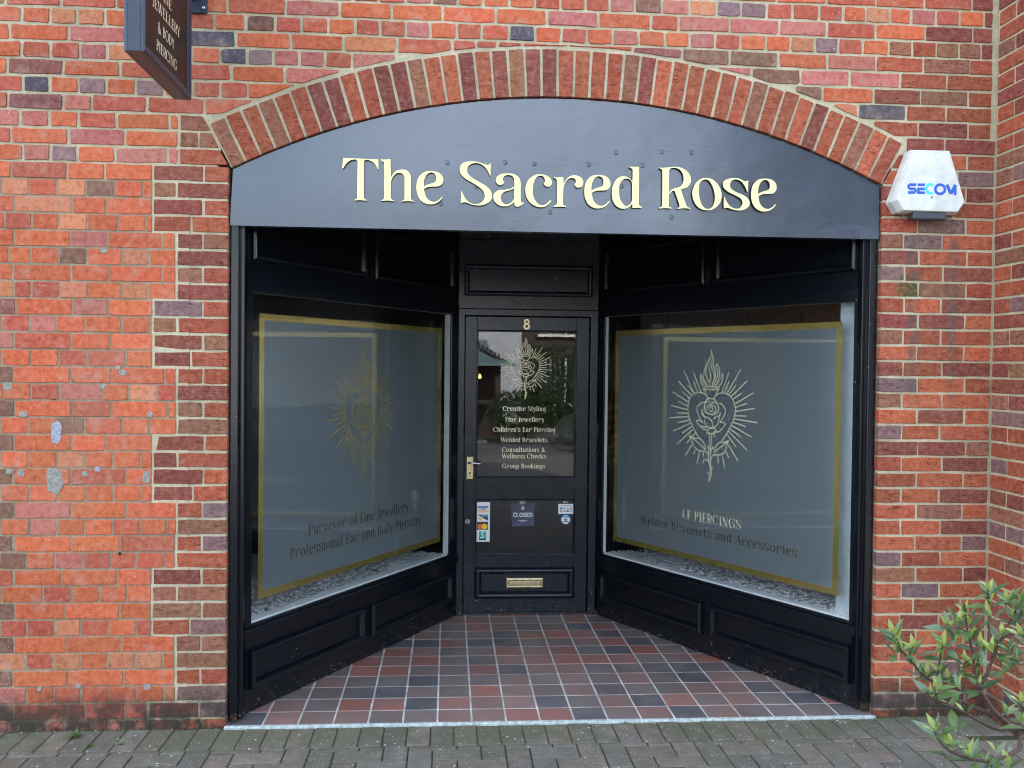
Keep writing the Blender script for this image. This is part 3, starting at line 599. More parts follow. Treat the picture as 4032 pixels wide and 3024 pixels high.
# the thirteen gilt letters, outlines traced off the sign
c1, c2, c3, c4 = (1330, 590, 4.9156), (1780, 600, 4.9156), (2200, 620, 3.5278), (2560, 630, 2.4423)
TR = {
'T': (c1, '105,155* 785,185* 787,240 788,390* 765,355 720,275 660,225 590,195 540,192 518,215* 510,240 505,600 503,890 505,925 525,950 560,975* 555,985* 440,972 330,978* 320,965* 355,950 372,930 375,890 378,600 382,240 372,215* 350,188 300,188 240,205 180,250 140,300 112,345 100,362* 85,350* 95,250'),
'h': (c1, '835,175* 865,185 930,187 1020,180* 1022,190* 1025,400 1027,550* 1050,500 1100,430 1170,390 1260,380 1340,400 1395,460 1415,530 1417,700 1415,920 1425,960 1450,982 1482,992* 1480,1003* 1360,990 1230,1000* 1228,990* 1265,975 1288,950 1292,910 1292,560 1285,520 1260,470 1200,443 1130,460 1070,520 1035,600 1027,680 1025,900 1035,945 1060,970 1090,982* 1085,993* 960,980 835,990* 838,978* 870,965 893,940 898,900 900,500 897,260 885,235 850,215 838,195'),
'e': (c1, '2033,922* 2015,910* 1960,965 1900,1000 1820,1000 1750,960 1700,890 1675,800 1668,770* 1690,745 1740,722 1800,712 1940,706 2000,680 2035,630 2042,570 2020,500 1960,445 1880,418 1780,412 1690,425 1610,475 1550,560 1525,660 1522,760 1540,860 1590,960 1660,1020 1750,1052 1850,1050 1940,1015 2000,960', '1663,715* 1665,640 1680,560 1715,490 1770,445 1820,437 1870,460 1900,510 1905,570 1890,615 1850,640 1780,660 1720,680'),
'S': (c2, '748,215* 745,330 742,450* 735,452* 700,375 650,300 580,240 500,208 430,208 360,230 310,275 293,330 300,390 340,450 420,510 540,580 650,645 730,720 768,800 770,870 740,940 680,985 590,1020 480,1025 380,1010 290,975 240,965 200,970 178,985* 170,983* 172,860 178,755* 188,748* 210,800 250,880 310,950 380,990 450,1000 530,990 590,945 625,890 632,830 610,760 560,700 480,640 380,580 260,510 180,430 153,360 152,300 170,245 220,200 300,178 400,172 500,185 600,220 680,240 715,238 735,218'),
'a': (c2, '1010,585* 985,610 930,635 880,612 850,560 855,500 890,450 960,415 1050,407 1150,410 1230,435 1295,490 1325,570 1328,650 1328,900 1335,960 1350,972 1390,965* 1370,1000 1320,1035 1260,1052 1225,1040 1207,1005 1205,940* 1170,985 1110,1025 1040,1042 960,1040 880,1005 825,950 800,880 810,810 850,760 920,730 1020,722 1110,705 1170,680 1207,655* 1205,560 1190,490 1150,450 1080,435 1020,455 985,500 985,540 1000,570', '1200,690* 1160,715 1090,740 1020,760 970,800 945,850 945,900 970,960 1020,1000 1070,1003 1130,980 1180,930 1200,893*'),
'c': (c2, '1920,935* 1890,980 1840,1025 1780,1055 1690,1060 1590,1030 1500,960 1440,860 1420,750 1430,640 1480,530 1560,460 1650,428 1750,427 1840,455 1905,505 1935,570 1925,620 1890,655 1850,665 1805,645 1775,605* 1795,570 1797,540 1785,490 1755,460 1715,448 1660,465 1610,520 1580,590 1562,680 1563,780 1585,880 1640,970 1700,1015 1770,1020 1830,990 1880,945 1905,922*'),
'r': (c3, '-71,270* -40,278 10,275 62,270* 64,300 67,370* 85,330 120,285 170,255 220,247 275,258 315,285 340,330 335,375 315,405 275,418 240,410 217,375* 235,345 240,325 225,300 190,285 150,290 105,325 80,370 65,430 60,520 58,640 65,660 105,680* 100,688* 20,682 -72,688* -75,680* -45,665 -28,645 -25,600 -25,400 -27,320 -35,300 -65,285*'),
'd': (c3, '985,128* 1010,132 1060,130 1115,130* 1115,400 1112,640 1120,665 1155,688* 1150,700* 1090,698 1023,702* 1023,640* 990,675 940,705 890,712 830,695 775,645 745,570 737,480 750,400 790,320 840,275 900,260 960,275 1005,310 1025,335* 1027,250 1027,175 1015,155 985,138*', '1021,385* 1010,330 975,298 930,293 890,310 855,355 838,420 838,500 850,570 880,630 920,670 955,672 995,640 1018,595*'),
'R': (c4, '90,70* 115,75 160,72 230,65 290,72 345,100 380,140 392,185 385,225 360,258 330,272 298,280* 310,330 335,400 350,440 365,455 388,462* 385,470* 330,463 262,470* 262,462* 278,455 283,445 278,420 255,350 232,292* 210,300 190,320 180,335* 180,380 178,430 182,448 205,460* 203,467* 145,462 85,467* 85,460* 108,448 115,430 117,300 118,110 112,92 92,80*', '182,312* 200,290 235,272 275,262 300,245 320,205 322,170 310,125 280,90 240,75 200,80 183,100* 182,200'),
'o': (c4, '548,173 605,190 655,240 685,310 680,390 645,445 590,478 530,482 470,460 425,405 405,330 415,270 445,215 495,180', '520,188 560,195 595,240 618,310 622,380 605,440 570,468 530,465 495,425 472,350 468,280 480,215'),
's': (c4, '943,193* 942,250 940,302* 932,305* 920,270 890,220 850,192 810,187 780,205 768,240 780,275 820,305 890,335 935,365 958,410 945,450 900,478 850,485 790,475 750,460 725,458 710,468* 708,420 710,358* 718,355* 735,400 770,445 820,468 860,462 885,430 888,400 870,370 820,340 750,305 710,270 700,240 705,210 740,185 800,173 860,180 900,200 925,205')}
YF = .016                                            # fascia face, a little behind the brick face
FFAS = Frame((0, YF, 0)); LW = .016                  # letters stand off the board
def trace(ch):
    g = TR[ch]; return [[FFAS.at(x, y, LW) for x, y in smooth(t, *g[0])] for t in g[1:]]
GL = {ch: trace(ch) for ch in TR}
def bbox(loops): xs = [p[0] for l in loops for p in l]; ys = [p[1] for l in loops for p in l]; return min(xs), max(xs), min(ys), max(ys)
def fit(loops, x0, x1, y0, y1):
    a, b, c, d = bbox(loops); return [[(x0+(x-a)*(x1-x0)/(b-a), y0+(y-c)*(y1-y0)/(d-c)) for x, y in l] for l in loops]
fas = thing('fascia_board', 'blue-black painted arched fascia board with gilt shop-name letters', 'fascia', (1.5, YF, 2.252))
mb = MB(); arcp = arc(AR_-.004, A0*.9985, -A0*.9985, 60)
nx = 40; bot = [(.004+(W-.008)*i/nx, 2.252) for i in range(nx+1)]
poly = [(.004, 2.252), (W-.004, 2.252)]+arcp
fill(mb, FFAS, poly, -.05, 0); mb.build('board', MAT['fascia_paint'], fas)
def letter(loops):
    lo = []
    for i, l in enumerate(loops):
        ccw = area(l) > 0; lo.append(l if ccw == (i == 0) else l[::-1])
    mb = MB(); fill(mb, FFAS, lo[0], .004, LW-.0012, holes=lo[1:]); o = mb.build('letter', MAT['letter_side'], fas)
    mb = MB(); fill(mb, FFAS, lo[0], LW-.0011, LW, holes=lo[1:]); mb.build('letter_face', MAT['letter_cream'], o)
for ch in 'TheSacrdRos': letter(GL[ch])
e2 = [FFAS.at(c3[0]+x/c3[2], c3[1]+y/c3[2], LW) for x, y in ((352, 703), (720, 247))]; letter(fit(GL['e'], e2[0][0], e2[1][0], e2[0][1], e2[1][1]))
e3 = [FFAS.at(c4[0]+x/c4[2], c4[1]+y/c4[2], LW) for x, y in ((968, 492), (1218, 182))]; letter(fit(GL['e'], e3[0][0], e3[1][0], e3[0][1], e3[1][1]))
for px, py in [(1760, 641), (1988, 640), (2103, 645), (2316, 647), (2606, 597), (2425, 600), (2722, 600), (2530, 652), (1875, 733), (2165, 836), (2645, 855), (1735, 803), (2448, 733)]:   # old screw heads under the paint
    u, v = FFAS.at(px, py); mb = MB(); rings = []
    for rr, ww in ((.012, .0003), (.008, .0014), (.003, .0022), (.0018, .001)): rings.append([FFAS(u+rr*cos(2*pi*k/12), v+rr*sin(2*pi*k/12), ww) for k in range(12)])
    b = mb.strip(rings, smooth=True); mb.cap(b+36, 12); mb.build('screw_head', MAT['fascia_paint'], fas)

# small lettering: traced glyphs plus drawn ones in the same high-contrast serif (cap height 1, x-height .76)
X = .74
def norm(ch, cap=None):
    a, b, c, d = bbox(GL[ch]); h = {'T': 1., 'S': 1.02, 'R': 1., 'h': 1.0, 'd': 1.0}.get(ch, X+.03); base = -.015 if ch in 'eaocsS' else 0; k = h/(d-c)
    return [[((x-a)*k*.92+.03, base+(y-c)*k) for x, y in l] for l in GL[ch]], (b-a)*k*.92+.06
def rect(x0, x1, y0, y1): return [(x0, y0), (x1, y0), (x1, y1), (x0, y1)]
def serif(x, y, up=1, hw=.15, t=.15): return [(x-hw, y), (x+hw, y), (x+hw, y+.03*up), (x+t/2, y+.09*up), (x-t/2, y+.09*up), (x-hw, y+.03*up)]
def stem(x, y1, t=.15, y0=0, bot=True, flag=True, cap=False):
    o = [rect(x-t/2, x+t/2, y0, y1)]
    if bot: o.append(serif(x, y0, 1, .15, t))
    if cap: o.append(serif(x, y1, -1, .15, t))
    elif flag: o.append([(x-.17, y1), (x-.17, y1-.025), (x-t/2, y1-.10), (x+t/2, y1)])
    return o
def ell(cx, cy, rx, ry, a0, a1, tmax=.16, tmin=.045, n=22):
    pts = []
    for i in range(n+1):
        a = radians(a0+(a1-a0)*i/n); pts.append((cx+rx*cos(a), cy+ry*sin(a), tmin+(tmax-tmin)*cos(a)**2))
    return ribbon(pts)
def st_(*p): return ribbon(cr([tuple(q) for q in p]))
def ln_(*p): return ribbon([tuple(q) for q in p])
DG = {
'i': (stem(.17, X)+ell(.17, .93, .04, .04, 0, 360, .08, .08, 10), .34), 'l': (stem(.17, 1.04), .34), "'": (st_((.1, 1.0, .14), (.12, .9, .10), (.07, .8, .04)), .22),
'n': (stem(.17, X)+st_((.22, .48, .04), (.32, .66, .07), (.45, .70, .11), (.53, .60, .15), (.54, .4, .15), (.54, .02, .15))+[serif(.54, 0)], .74),
'u': (st_((.16, X, .15), (.16, .25, .15), (.21, .09, .11), (.32, .05, .06), (.44, .12, .05), (.5, .24, .05))+[[(.0, X), (.0, X-.025), (.09, X-.1), (.235, X)]]+stem(.53, X), .72),
'f': (st_((.50, .90, .15), (.44, 1.0, .08), (.32, 1.0, .06), (.22, .90, .13), (.20, .75, .15), (.20, .02, .15))+[serif(.2, 0), rect(.04, .42, .69, X)], .46),
't': (st_((.19, .96, .04), (.19, .80, .15), (.19, .22, .15), (.25, .05, .10), (.36, .05, .05), (.44, .14, .05))+[rect(.04, .42, .69, X)], .46),
'v': (ln_((.10, X, .15), (.31, 0, .13))+ln_((.52, X, .05), (.31, 0, .05))+[rect(-.02, .24, .71, X), rect(.42, .62, .71, X)], .62),
'w': (ln_((.10, X, .15), (.31, 0, .13))+ln_((.50, X, .05), (.31, 0, .05))+ln_((.48, X, .15), (.69, 0, .13))+ln_((.90, X, .05), (.69, 0, .05))+[rect(-.02, .24, .71, X), rect(.80, 1.0, .71, X)], 1.0),
'y': (ln_((.10, X, .15), (.33, 0.02, .13))+st_((.53, X, .05), (.34, 0, .05), (.24, -.2, .06), (.12, -.25, .13), (.06, -.2, .08))+[rect(-.02, .24, .71, X), rect(.42, .62, .71, X)], .62),
'g': (ell(.30, .38, .22, .33, 20, 340, .15, .05)+st_((.53, X, .14), (.53, .2, .15), (.53, -.1, .14), (.44, -.26, .08), (.26, -.28, .05), (.12, -.2, .10))+[[(.4, X), (.46, X-.06), (.6, X-.02), (.6, X)]], .70),
'p': (stem(.17, X, y0=-.28)+ell(.40, .38, .22, .34, -155, 155, .15, .05), .72),
'k': (stem(.17, 1.04)+ln_((.24, .34, .05), (.50, .72, .05))+ln_((.32, .44, .13), (.58, .03, .15))+[serif(.58, 0, 1, .13), rect(.4, .62, .71, X)], .74),
'b': (stem(.17, 1.04, bot=False)+ell(.40, .38, .22, .34, -155, 155, .15, .05), .70),
'I': (stem(.2, 1, cap=True), .40), 'L': (stem(.2, 1, cap=True)+[rect(.2, .64, 0, .045), [(.56, 0), (.66, 0), (.66, .26), (.63, .26)]], .70),
'E': (stem(.2, 1, cap=True)+[rect(.2, .62, 0, .045), rect(.2, .60, .955, 1), rect(.2, .5, .50, .545), [(.54, 0), (.65, 0), (.65, .25), (.62, .25)], [(.53, 1), (.60, .77), (.63, .77), (.63, 1)], [(.46, .52), (.52, .40), (.52, .64)]], .72),
'F': (stem(.2, 1, cap=True)+[rect(.2, .58, .955, 1), rect(.2, .5, .50, .545), [(.50, 1), (.58, .75), (.61, .75), (.61, 1)], [(.46, .52), (.52, .40), (.52, .64)]], .66),
'P': (stem(.2, 1, cap=True)+ell(.36, .73, .24, .25, 95, -95, .16, .045)+[rect(.2, .36, .957, 1), rect(.2, .36, .46, .503)], .70),
'B': (stem(.2, 1, cap=True)+ell(.36, .76, .20, .22, 95, -95, .15, .045)+ell(.38, .28, .25, .26, 95, -95, .16, .045)+[rect(.2, .36, .957, 1), rect(.2, .38, 0, .045), rect(.2, .38, .515, .56)], .76),
'D': (stem(.2, 1, cap=True)+ell(.38, .5, .38, .478, 92, -92, .17, .045)+[rect(.2, .38, .957, 1), rect(.2, .38, 0, .045)], .92),
'C': (ell(.48, .5, .40, .50, 48, 318, .17, .05)+[[(.72, .88), (.80, .66), (.83, .66), (.83, 1.0), (.80, 1.0)]], .90),
'G': (ell(.48, .5, .40, .50, 48, 300, .17, .05)+[[(.72, .88), (.80, .66), (.83, .66), (.83, 1.0), (.80, 1.0)], rect(.68, .83, .06, .42), rect(.58, .92, .40, .44)], .96),
'O': (ell(.50, .5, .42, .50, 0, 360, .17, .05, 30), 1.0), 'J': (st_((.30, .98, .15), (.30, .25, .15), (.26, .05, .10), (.14, -.02, .06), (.06, .06, .10))+[serif(.30, 1, -1)], .50),
'N': (ln_((.16, 0, .05), (.16, 1, .05))+ln_((.74, 0, .05), (.74, 1, .05))+[[(.06, 1), (.66, 0), (.77, 0), (.77, .05), (.24, 1)], rect(.03, .29, 0, .04), rect(.61, .87, .96, 1)], .90),
'Y': (ln_((.12, 1, .16), (.40, .46, .15))+ln_((.68, 1, .05), (.42, .46, .05))+stem(.41, .5, flag=False)+[rect(-.02, .26, .96, 1), rect(.56, .80, .96, 1)], .80),
'A': (ln_((.38, 1, .05), (.10, 0, .05))+ln_((.40, 1, .16), (.68, 0, .16))+[rect(.2, .56, .32, .365), rect(-.02, .22, 0, .04), rect(.52, .84, 0, .04)], .84),
'W': (ln_((.12, 1, .16), (.38, 0, .14))+ln_((.60, 1, .05), (.38, 0, .05))+ln_((.58, 1, .16), (.84, 0, .14))+ln_((1.08, 1, .05), (.84, 0, .05))+[rect(-.02, .28, .96, 1), rect(.96, 1.2, .96, 1)], 1.2),
'&': (st_((.72, .52, .05), (.60, .15, .06), (.36, .0, .07), (.14, .12, .14), (.16, .38, .10), (.42, .62, .06), (.50, .82, .08), (.38, .98, .05), (.26, .84, .12), (.34, .6, .13), (.60, .2, .15), (.82, .02, .06)), .9)}
TG = {ch: norm(ch) for ch in TR}
def glyph(ch):
    if ch in TG:
        loops, adv = TG[ch]; lo = [l if (area(l) > 0) == (i == 0) else l[::-1] for i, l in enumerate(loops)]
        tri = tessellate_polygon([[Vector((p[0], p[1], 0)) for p in l] for l in lo]); return [p for l in lo for p in l], [tuple(t) for t in tri], adv
    polys, adv = DG[ch]; v, t = union(polys); return v, t, adv
GC = {}
def text(F, s, u0, u1, base, cap, w, mat, parent, name='lettering', sp=.06):
    pen = 0; items = []
    for ch in s:
        if ch == ' ': pen += .42; continue
        if ch not in GC: GC[ch] = glyph(ch)
        v, t, adv = GC[ch]; items.append((pen, v, t)); pen += adv+sp
    k = (u1-u0)/(pen-sp); mb = MB()
    for x, v, t in items: flat(mb, F, [(u0+(x+p[0])*k, base+p[1]*cap) for p in v], t, w)
    return mb.build(name, mat, parent)
def strokes(F, lines, w, mat, parent, name):         # lines: list of point lists (u, v, width)
    q = []
    for l in lines: q += ribbon([(x*40, y*40, wd*40) for x, y, wd in l])
    v, t = union(q); v = [(x/40, y/40) for x, y in v]; mb = MB(); flat(mb, F, v, t, w); return mb.build(name, mat, parent)

# emblem, traced from the right-hand window
e5, e6 = (2600, 1350, 2.38), (2620, 1640, 3.4)
EM5 = '''440,520 420,490 385,470 340,465 300,480 265,515 250,570 248,640 258,700 280,760 310,820 350,888|485,525 510,490 550,470 590,470 635,490 670,540 688,600 688,660 665,740 630,810 595,875 560,920
390,437 410,420 465,412 520,420 535,437 516,462 510,492|390,437 415,457 420,490 432,512|398,432 465,440 528,432|412,172 420,205 405,250 392,300 395,345 425,380 437,415|370,292 362,340 375,380 405,415|370,292 380,340 405,385 427,410|422,235 412,290 430,340 452,375 455,410
467,65 475,110 490,155 482,200 498,250 505,300 490,350 475,410|467,65 466,110 445,160 435,215 455,265 462,320 450,372|478,140 462,190 468,230 490,280 492,330 474,395|517,195 508,230 528,270 520,320 500,370 490,410|517,195 536,230 546,275 535,330 507,410|570,285 575,330 560,380 527,415|570,285 555,330 530,370 502,412
330,610 345,585 375,562 405,558|330,610 340,660 360,710 388,752|535,565 565,575 600,625 590,670 565,720 545,745|405,560 420,535 445,520 470,520 500,535 516,560|405,600 405,570 430,550 455,560 465,580 485,555 515,560 530,590 535,620 525,650 490,670 450,665 420,655 400,640 405,600|440,622 450,600 475,605 480,630 460,642 445,628|425,640 420,605 440,585 480,585 505,600 510,640 480,658
385,650 400,690 440,705 475,740 481,793|400,710 405,750 430,785 480,795|550,650 545,680 510,690 485,716|550,650 540,700 530,750 505,785 480,795|385,620 375,660 390,690|327,730 345,725 375,740|327,730 345,765 385,785|360,775 390,810 425,812|385,785 430,790|600,760 575,745 545,745|600,760 570,800 530,835 490,830|425,820 465,800 510,815 500,840 460,850 430,835 425,820
207,252 300,465|300,272 368,460|155,355 280,492|245,393 312,478|298,358 340,460|102,455 250,555|195,457 262,515|155,547 245,590|90,585 243,627|150,655 250,660|75,702 255,690|152,748 265,720|112,827 272,750|193,845 285,782|148,945 300,805|238,940 320,840
632,270 565,460|632,358 590,463|742,247 610,475|697,395 635,480|800,357 652,500|752,468 668,528|862,468 685,570|797,567 690,608|870,613 690,643|798,685 688,683|893,747 680,712|790,785 668,742|842,880 655,775|748,887 642,805'''
EM6 = '''338,380 250,522|384,447 358,507|443,473 402,637|497,478 487,542|682,530 693,627|738,515 778,685|792,465 828,552|828,380 955,597|827,197 1075,450|803,235 932,410
575,230 575,330 565,430 558,540 575,640 580,760 562,875|605,230 600,330 590,430 583,540 590,640 597,780 562,875|300,250 345,350 375,410 435,455 520,465|300,250 370,290 435,290 485,330 515,400 520,440|310,265 420,350 515,440|520,460 560,520|832,320 800,390 790,440 760,490 700,515 630,510|832,320 760,345 700,350 650,410 640,470|825,330 720,410 640,480|630,505 585,575
487,635 495,590 520,573 545,590 560,620|620,670 600,700|545,745 570,770|535,375 562,430|628,405 590,460|545,200 530,250|610,230 635,240 640,280'''
LL, LRr = hypot(1.015, 1.679), hypot(1.006, 1.699)
FL = Frame((.035, .093, 0), (1.015, 1.679)); FR = Frame((1.975, 1.758, 0), (1.006, -1.699))
EMB = []
for txt, o in ((EM5, e5), (EM6, e6)):
    for l in txt.replace('\n', '|').split('|'):
        n = len(l.split()); px = smooth(l, *o, closed=False, step=1 if n == 2 else 3)
        EMB.append([FR.at(x, y) for x, y in px])
ex0, ex1, ez0, ez1 = bbox(EMB)
def emblem(F, u0, u1, v0, v1, w, mat, parent, width=.0062):
    k = (u1-u0)/(ex1-ex0); kv = (v1-v0)/(ez1-ez0)
    return strokes(F, [[(u0+(x-ex0)*k, v0+(y-ez0)*kv, width) for x, y in l] for l in EMB], w, mat, parent, 'emblem')

# ------------------------------------------------------------------ canted shop windows
PROF = [(0, 0), (.0005, .014), (.003, .022), (.008, .028), (.015, .031), (.022, .030), (.029, .025), (.034, .017), (.037, .008), (.038, .001)]
def shopwin(F, Ln, flip, label, name='shop_window'):
    """u runs left to right as seen; flip = the street end is on the right"""
    t = thing(name, label, 'shop window', F(Ln/2, 0, 0)); U = (lambda s: Ln-s) if flip else (lambda s: s)
    def bx(nm, s0, s1, v0, v1, w0, w1, mat='black_paint', parent=None, bevel=.0025):
        a, b = sorted((U(s0), U(s1))); mb = MB(); mb.box(F, a, b, v0, v1, w0, w1); return mb.build(nm, MAT[mat], parent or t, bevel)
    g0, g1, gb, gt = .076, (1.925 if flip else 1.868), .412, 1.968; rd = -.030 if flip else -.046
    bx('stall_riser', -.012, Ln-.004, .002, .352, -.06, 0)
    bx('sill', -.004, Ln-.005, .352, gb-.012, -.055, .018, bevel=.005); bx('glazing_bead', g0-.002, g1+.002, gb-.012, gb+.004, -.01, .007)
    bx('head_rail', -.012, Ln-.004, gt, 2.030, -.06, .006); bx('transom', -.012, Ln-.004, 2.030, 2.46, -.06, -.003)
    bx('stile', -.010, g0, gb-.012, gt, -.06, .005); bx('stile', g1, Ln-.005, gb-.012, gt, -.06, .005)
    bx('stop_bead', -.006, .010, .352, 2.031, .006, .018)
    dx = .02 if flip else 0
    for s0, s1, v0, v1 in ((.060, .945+dx, .113, .300), (1.004+dx, 1.886+2*dx, .113, .300), (.060, .945+dx, 2.112, 2.40), (1.018+dx, 1.886+2*dx, 2.112, 2.40)):
        a, b = sorted((U(s0), U(s1))); base = 0 if v0 < 1 else -.003
        mb = MB(); mb.mould(F, a, b, v0, v1, [(i, w+base) for i, w in PROF]); mb.build('panel_moulding', MAT['black_paint'], t)
    # painted white reveals inside the glass
    bx('reveal', g1-.0032, g1-.0003, gb+.012, gt-.005, rd, -.0085, 'white_paint', bevel=0); bx('inner_sill', g0, g1, gb-.011, gb+.010, -.075, -.013, 'white_paint')
    bx('top_bead', g0, g1, gt-.004, gt-.0005, -.02, -.010, 'room_ceiling')
    a, b = sorted((U(g0-.003), U(g1+.003)))
    mb = MB(); mb.box(F, a, b, gb-.004, gt+.004, -.008, -.002); mb.build('glass', MAT['window_glass'], t)
    # vinyl on the inside of the glass: frosted field, gold border, emblem, words
    f0, f1, fb, ft, bw = (.152, 1.828, .518, 1.872, .030) if flip else (.136, 1.772, .518, 1.872, .030); a, b = sorted((U(f0), U(f1)))
    mb = MB(); mb.box(F, a+bw, b-bw, fb+bw, ft-bw, -.0125, -.0115); fo = mb.build('frosted_film', MAT['frosted_film'], t)
    mb = MB(); mb.mould(F, a, b, fb, ft, [(0, -.0130), (0, -.0112), (bw+.002, -.0112), (bw+.002, -.0130)], smooth=False); mb.build('gold_border', MAT['gold_foil'], t)
    e0, e1 = (.639, 1.274) if not flip else (.670, 1.332); a, b = sorted((U(e0), U(e1)))
    emblem(F, a, b, .988, 1.741, -.0105, MAT['gold_line'] if not flip else MAT['gold_pale'], t)
    if not flip:
        text(F, 'Purveyor of Fine Jewellery', .495, 1.411, .762, .056, -.0105, MAT['gold_dull'], t); text(F, 'Professional Ear and Body Piercing', .356, 1.548, .665, .056, -.0105, MAT['gold_dull'], t)
    else:
        text(F, 'LF PIERCINGS', U(1.217), U(.767), .751, .052, -.0105, MAT['gold_pale'], t); text(F, 'Welded Bracelets and Accessories', U(1.576), U(.394), .667, .050, -.0105, MAT['gold_dull'], t)
    # corner post against the brickwork
    sx = .004 if not flip else W-.042
    mb = MB(); mb.box(FRONT, sx, sx+.038, .045, 2.40, -.085, -.030); mb.build('corner_post', MAT['black_paint'], t, .004)
    sx = .030 if not flip else W-.062
    mb = MB(); mb.box(FRONT, sx, sx+.032, .012, 2.40, -.115, -.060); mb.build('corner_post', MAT['black_paint'], t, .003)
    sx = .006 if not flip else W-.040
    mb = MB(); pts = []
    for k in range(14): mb.box(FRONT, sx+RND.uniform(0, .028), sx+.034, .001+.003*k, .010+.0035*k+RND.uniform(0, .006), -.080+RND.uniform(0, .01), -.040-RND.uniform(0, .012))
    mb.build('rotten_foot', MAT['rot_wood'], t)
    return t
shopwin(FL, LL, False, 'canted shop window reading Purveyor of Fine Jewellery, left of the door')
shopwin(FR, LRr, True, 'canted shop window reading LF Piercings, right of the door')
# ------------------------------------------------------------------ door, frame and overdoor panel
YD = 1.775; FDF = Frame((0, YD, 0)); FD = Frame((0, 1.805, 0))
df = thing('door_frame', 'black painted door frame with a moulded panel above the shop door', 'door frame', (1.51, YD, 0))
def fb(nm, u0, u1, v0, v1, w0, w1, F=FDF, mat='black_door', par_=None, bevel=.003):
    mb = MB(); mb.box(F, u0, u1, v0, v1, w0, w1); return mb.build(nm, MAT[mat], par_ or df, bevel)
DL, DR, DT = 1.094, 1.914, 1.962
fb('jamb', 1.046, DL-.004, .002, 2.0095, -.09, 0); fb('jamb', DR+.004, 1.968, .002, 2.0095, -.09, 0); fb('head', 1.0465, 1.9675, DT+.005, 2.0090, -.09, -.002)
fb('overdoor_panel', 1.046, 1.968, 2.0105, 2.46, -.09, .001)
mb = MB(); mb.mould(FDF, 1.084, 1.926, 2.094, 2.30, [(i*.9, w*.8+.001) for i, w in PROF]); mb.build('panel_moulding', MAT['black_door'], df)
fb('threshold', DL-.003, DR+.003, .0005, .012, -.12, -.022, mat='black_paint')
door = thing('shop_door', 'black half-glazed shop door with brass letterbox and number 8', 'door', (1.5, 1.805, .013))
D = lambda nm, u0, u1, v0, v1, w0=-.042, w1=0, mat='black_door', par_=None, bevel=.003: fb(nm, u0, u1, v0, v1, w0, w1, FD, mat, par_ or door, bevel)
G0, G1 = 1.172, 1.830
D('stile', DL, G0, .013, DT); D('stile', G1, DR, .013, DT)
D('rail', G0, G1, 1.872, DT); D('rail', G0, G1, .757, .902); D('rail', G0, G1, .308, .388); D('rail', G0, G1, .013, .102); D('panel', G0, G1, .102, .308, -.038, -.012, bevel=0)
D('kickboard', DL+.003, DR-.003, .014, .106, .0005, .008)
mb = MB(); mb.mould(FD, G0-.002, G1+.002, .103, .309, [(i*1.12, w*.95) for i, w in PROF[:-1]]+[(.045, -.012)]); mb.build('panel_moulding', MAT['black_door'], door)
for v0, v1 in ((.902, 1.872), (.388, .757)):
    mb = MB(); mb.mould(FD, G0-.001, G1+.001, v0-.001, v1+.001, [(0, .001), (.003, .004), (.008, .002), (.010, -.008), (.010, -.014)]); mb.build('glazing_bead', MAT['black_paint'], door)
    mb = MB(); mb.box(FD, G0+.004, G1-.004, v0+.004, v1-.004, -.020, -.014); mb.build('glass', MAT['window_glass'], door)
emblem(FD, 1.323, 1.668, 1.420, 1.826, -.0125, MAT['gold_pale'], door, .0034)
for s, a, b, z in (('Creative Styling', 1.346, 1.631, 1.343), ('Fine Jewellery', 1.362, 1.622, 1.272), ("Children's Ear Piercing", 1.284, 1.694, 1.205), ('Welded Bracelets', 1.335, 1.645, 1.136), ('Consultations &', 1.344, 1.630, 1.071), ('Wellness Checks', 1.343, 1.637, 1.029), ('Group Bookings', 1.346, 1.630, .963)):
    text(FD, s, a, b, z, .030, -.0125, MAT['gold_pale'], door)
# letterbox
mb = MB(); mb.mould(FD, 1.377, 1.629, .165, .239, [(0, -.012), (0, -.004), (.004, .0), (.018, .0), (.022, -.005)]); lb = mb.build('letterbox', MAT['brass'], door)
mb = MB(); mb.box(FD, 1.399, 1.607, .187, .217, -.011, -.003); mb.build('flap', MAT['brass'], lb, .003)
# lever handle on its plate
mb = MB(); mb.box(FD, 1.111, 1.154, .894, 1.040, .0005, .006); hd = mb.build('handle_plate', MAT['brass'], door, .002)
mb = MB(); mb.tube([FD(1.125, 1.002, .006), FD(1.126, 1.002, .034), FD(1.134, 1.003, .044), FD(1.160, 1.003, .046), FD(1.190, .999, .044), FD(1.205, 1.000, .040)], [.009, .008, .008, .0075, .008, .009], 10); mb.build('lever', MAT['chrome'], hd)
mb = MB(); mb.tube([FD(1.1325, .935, .0055), FD(1.1325, .935, .0068)], .006, 12); mb.box(FD, 1.1302, 1.1348, .918, .934, .0055, .0068); mb.build('keyhole', MAT['dark_hole'], hd)
mb = MB(); mb.tube([FD(1.120, .613, -.002), FD(1.120, .613, .004)], [.017, .015], 20); lk = mb.build('lock_cylinder', MAT['chrome'], door)
mb = MB(); mb.tube([FD(1.120, .616, .0035), FD(1.120, .616, .0048)], .005, 10); mb.box(FD, 1.118, 1.122, .602, .615, .0035, .0048); mb.build('keyhole', MAT['dark_hole'], lk)
q = ell(1.4965, 1.931, .0135, .0125, 0, 360, .0115, .0115, 20)+ell(1.4965, 1.9005, .016, .0155, 0, 360, .0125, .0125, 22)
v, tr_ = union(q); mb = MB(); flat(mb, FD, v, tr_, .006); o8 = mb.build('house_number', MAT['brass'], door)
sm = o8.modifiers.new('solid', 'SOLIDIFY'); sm.thickness = .004; sm.offset = -1
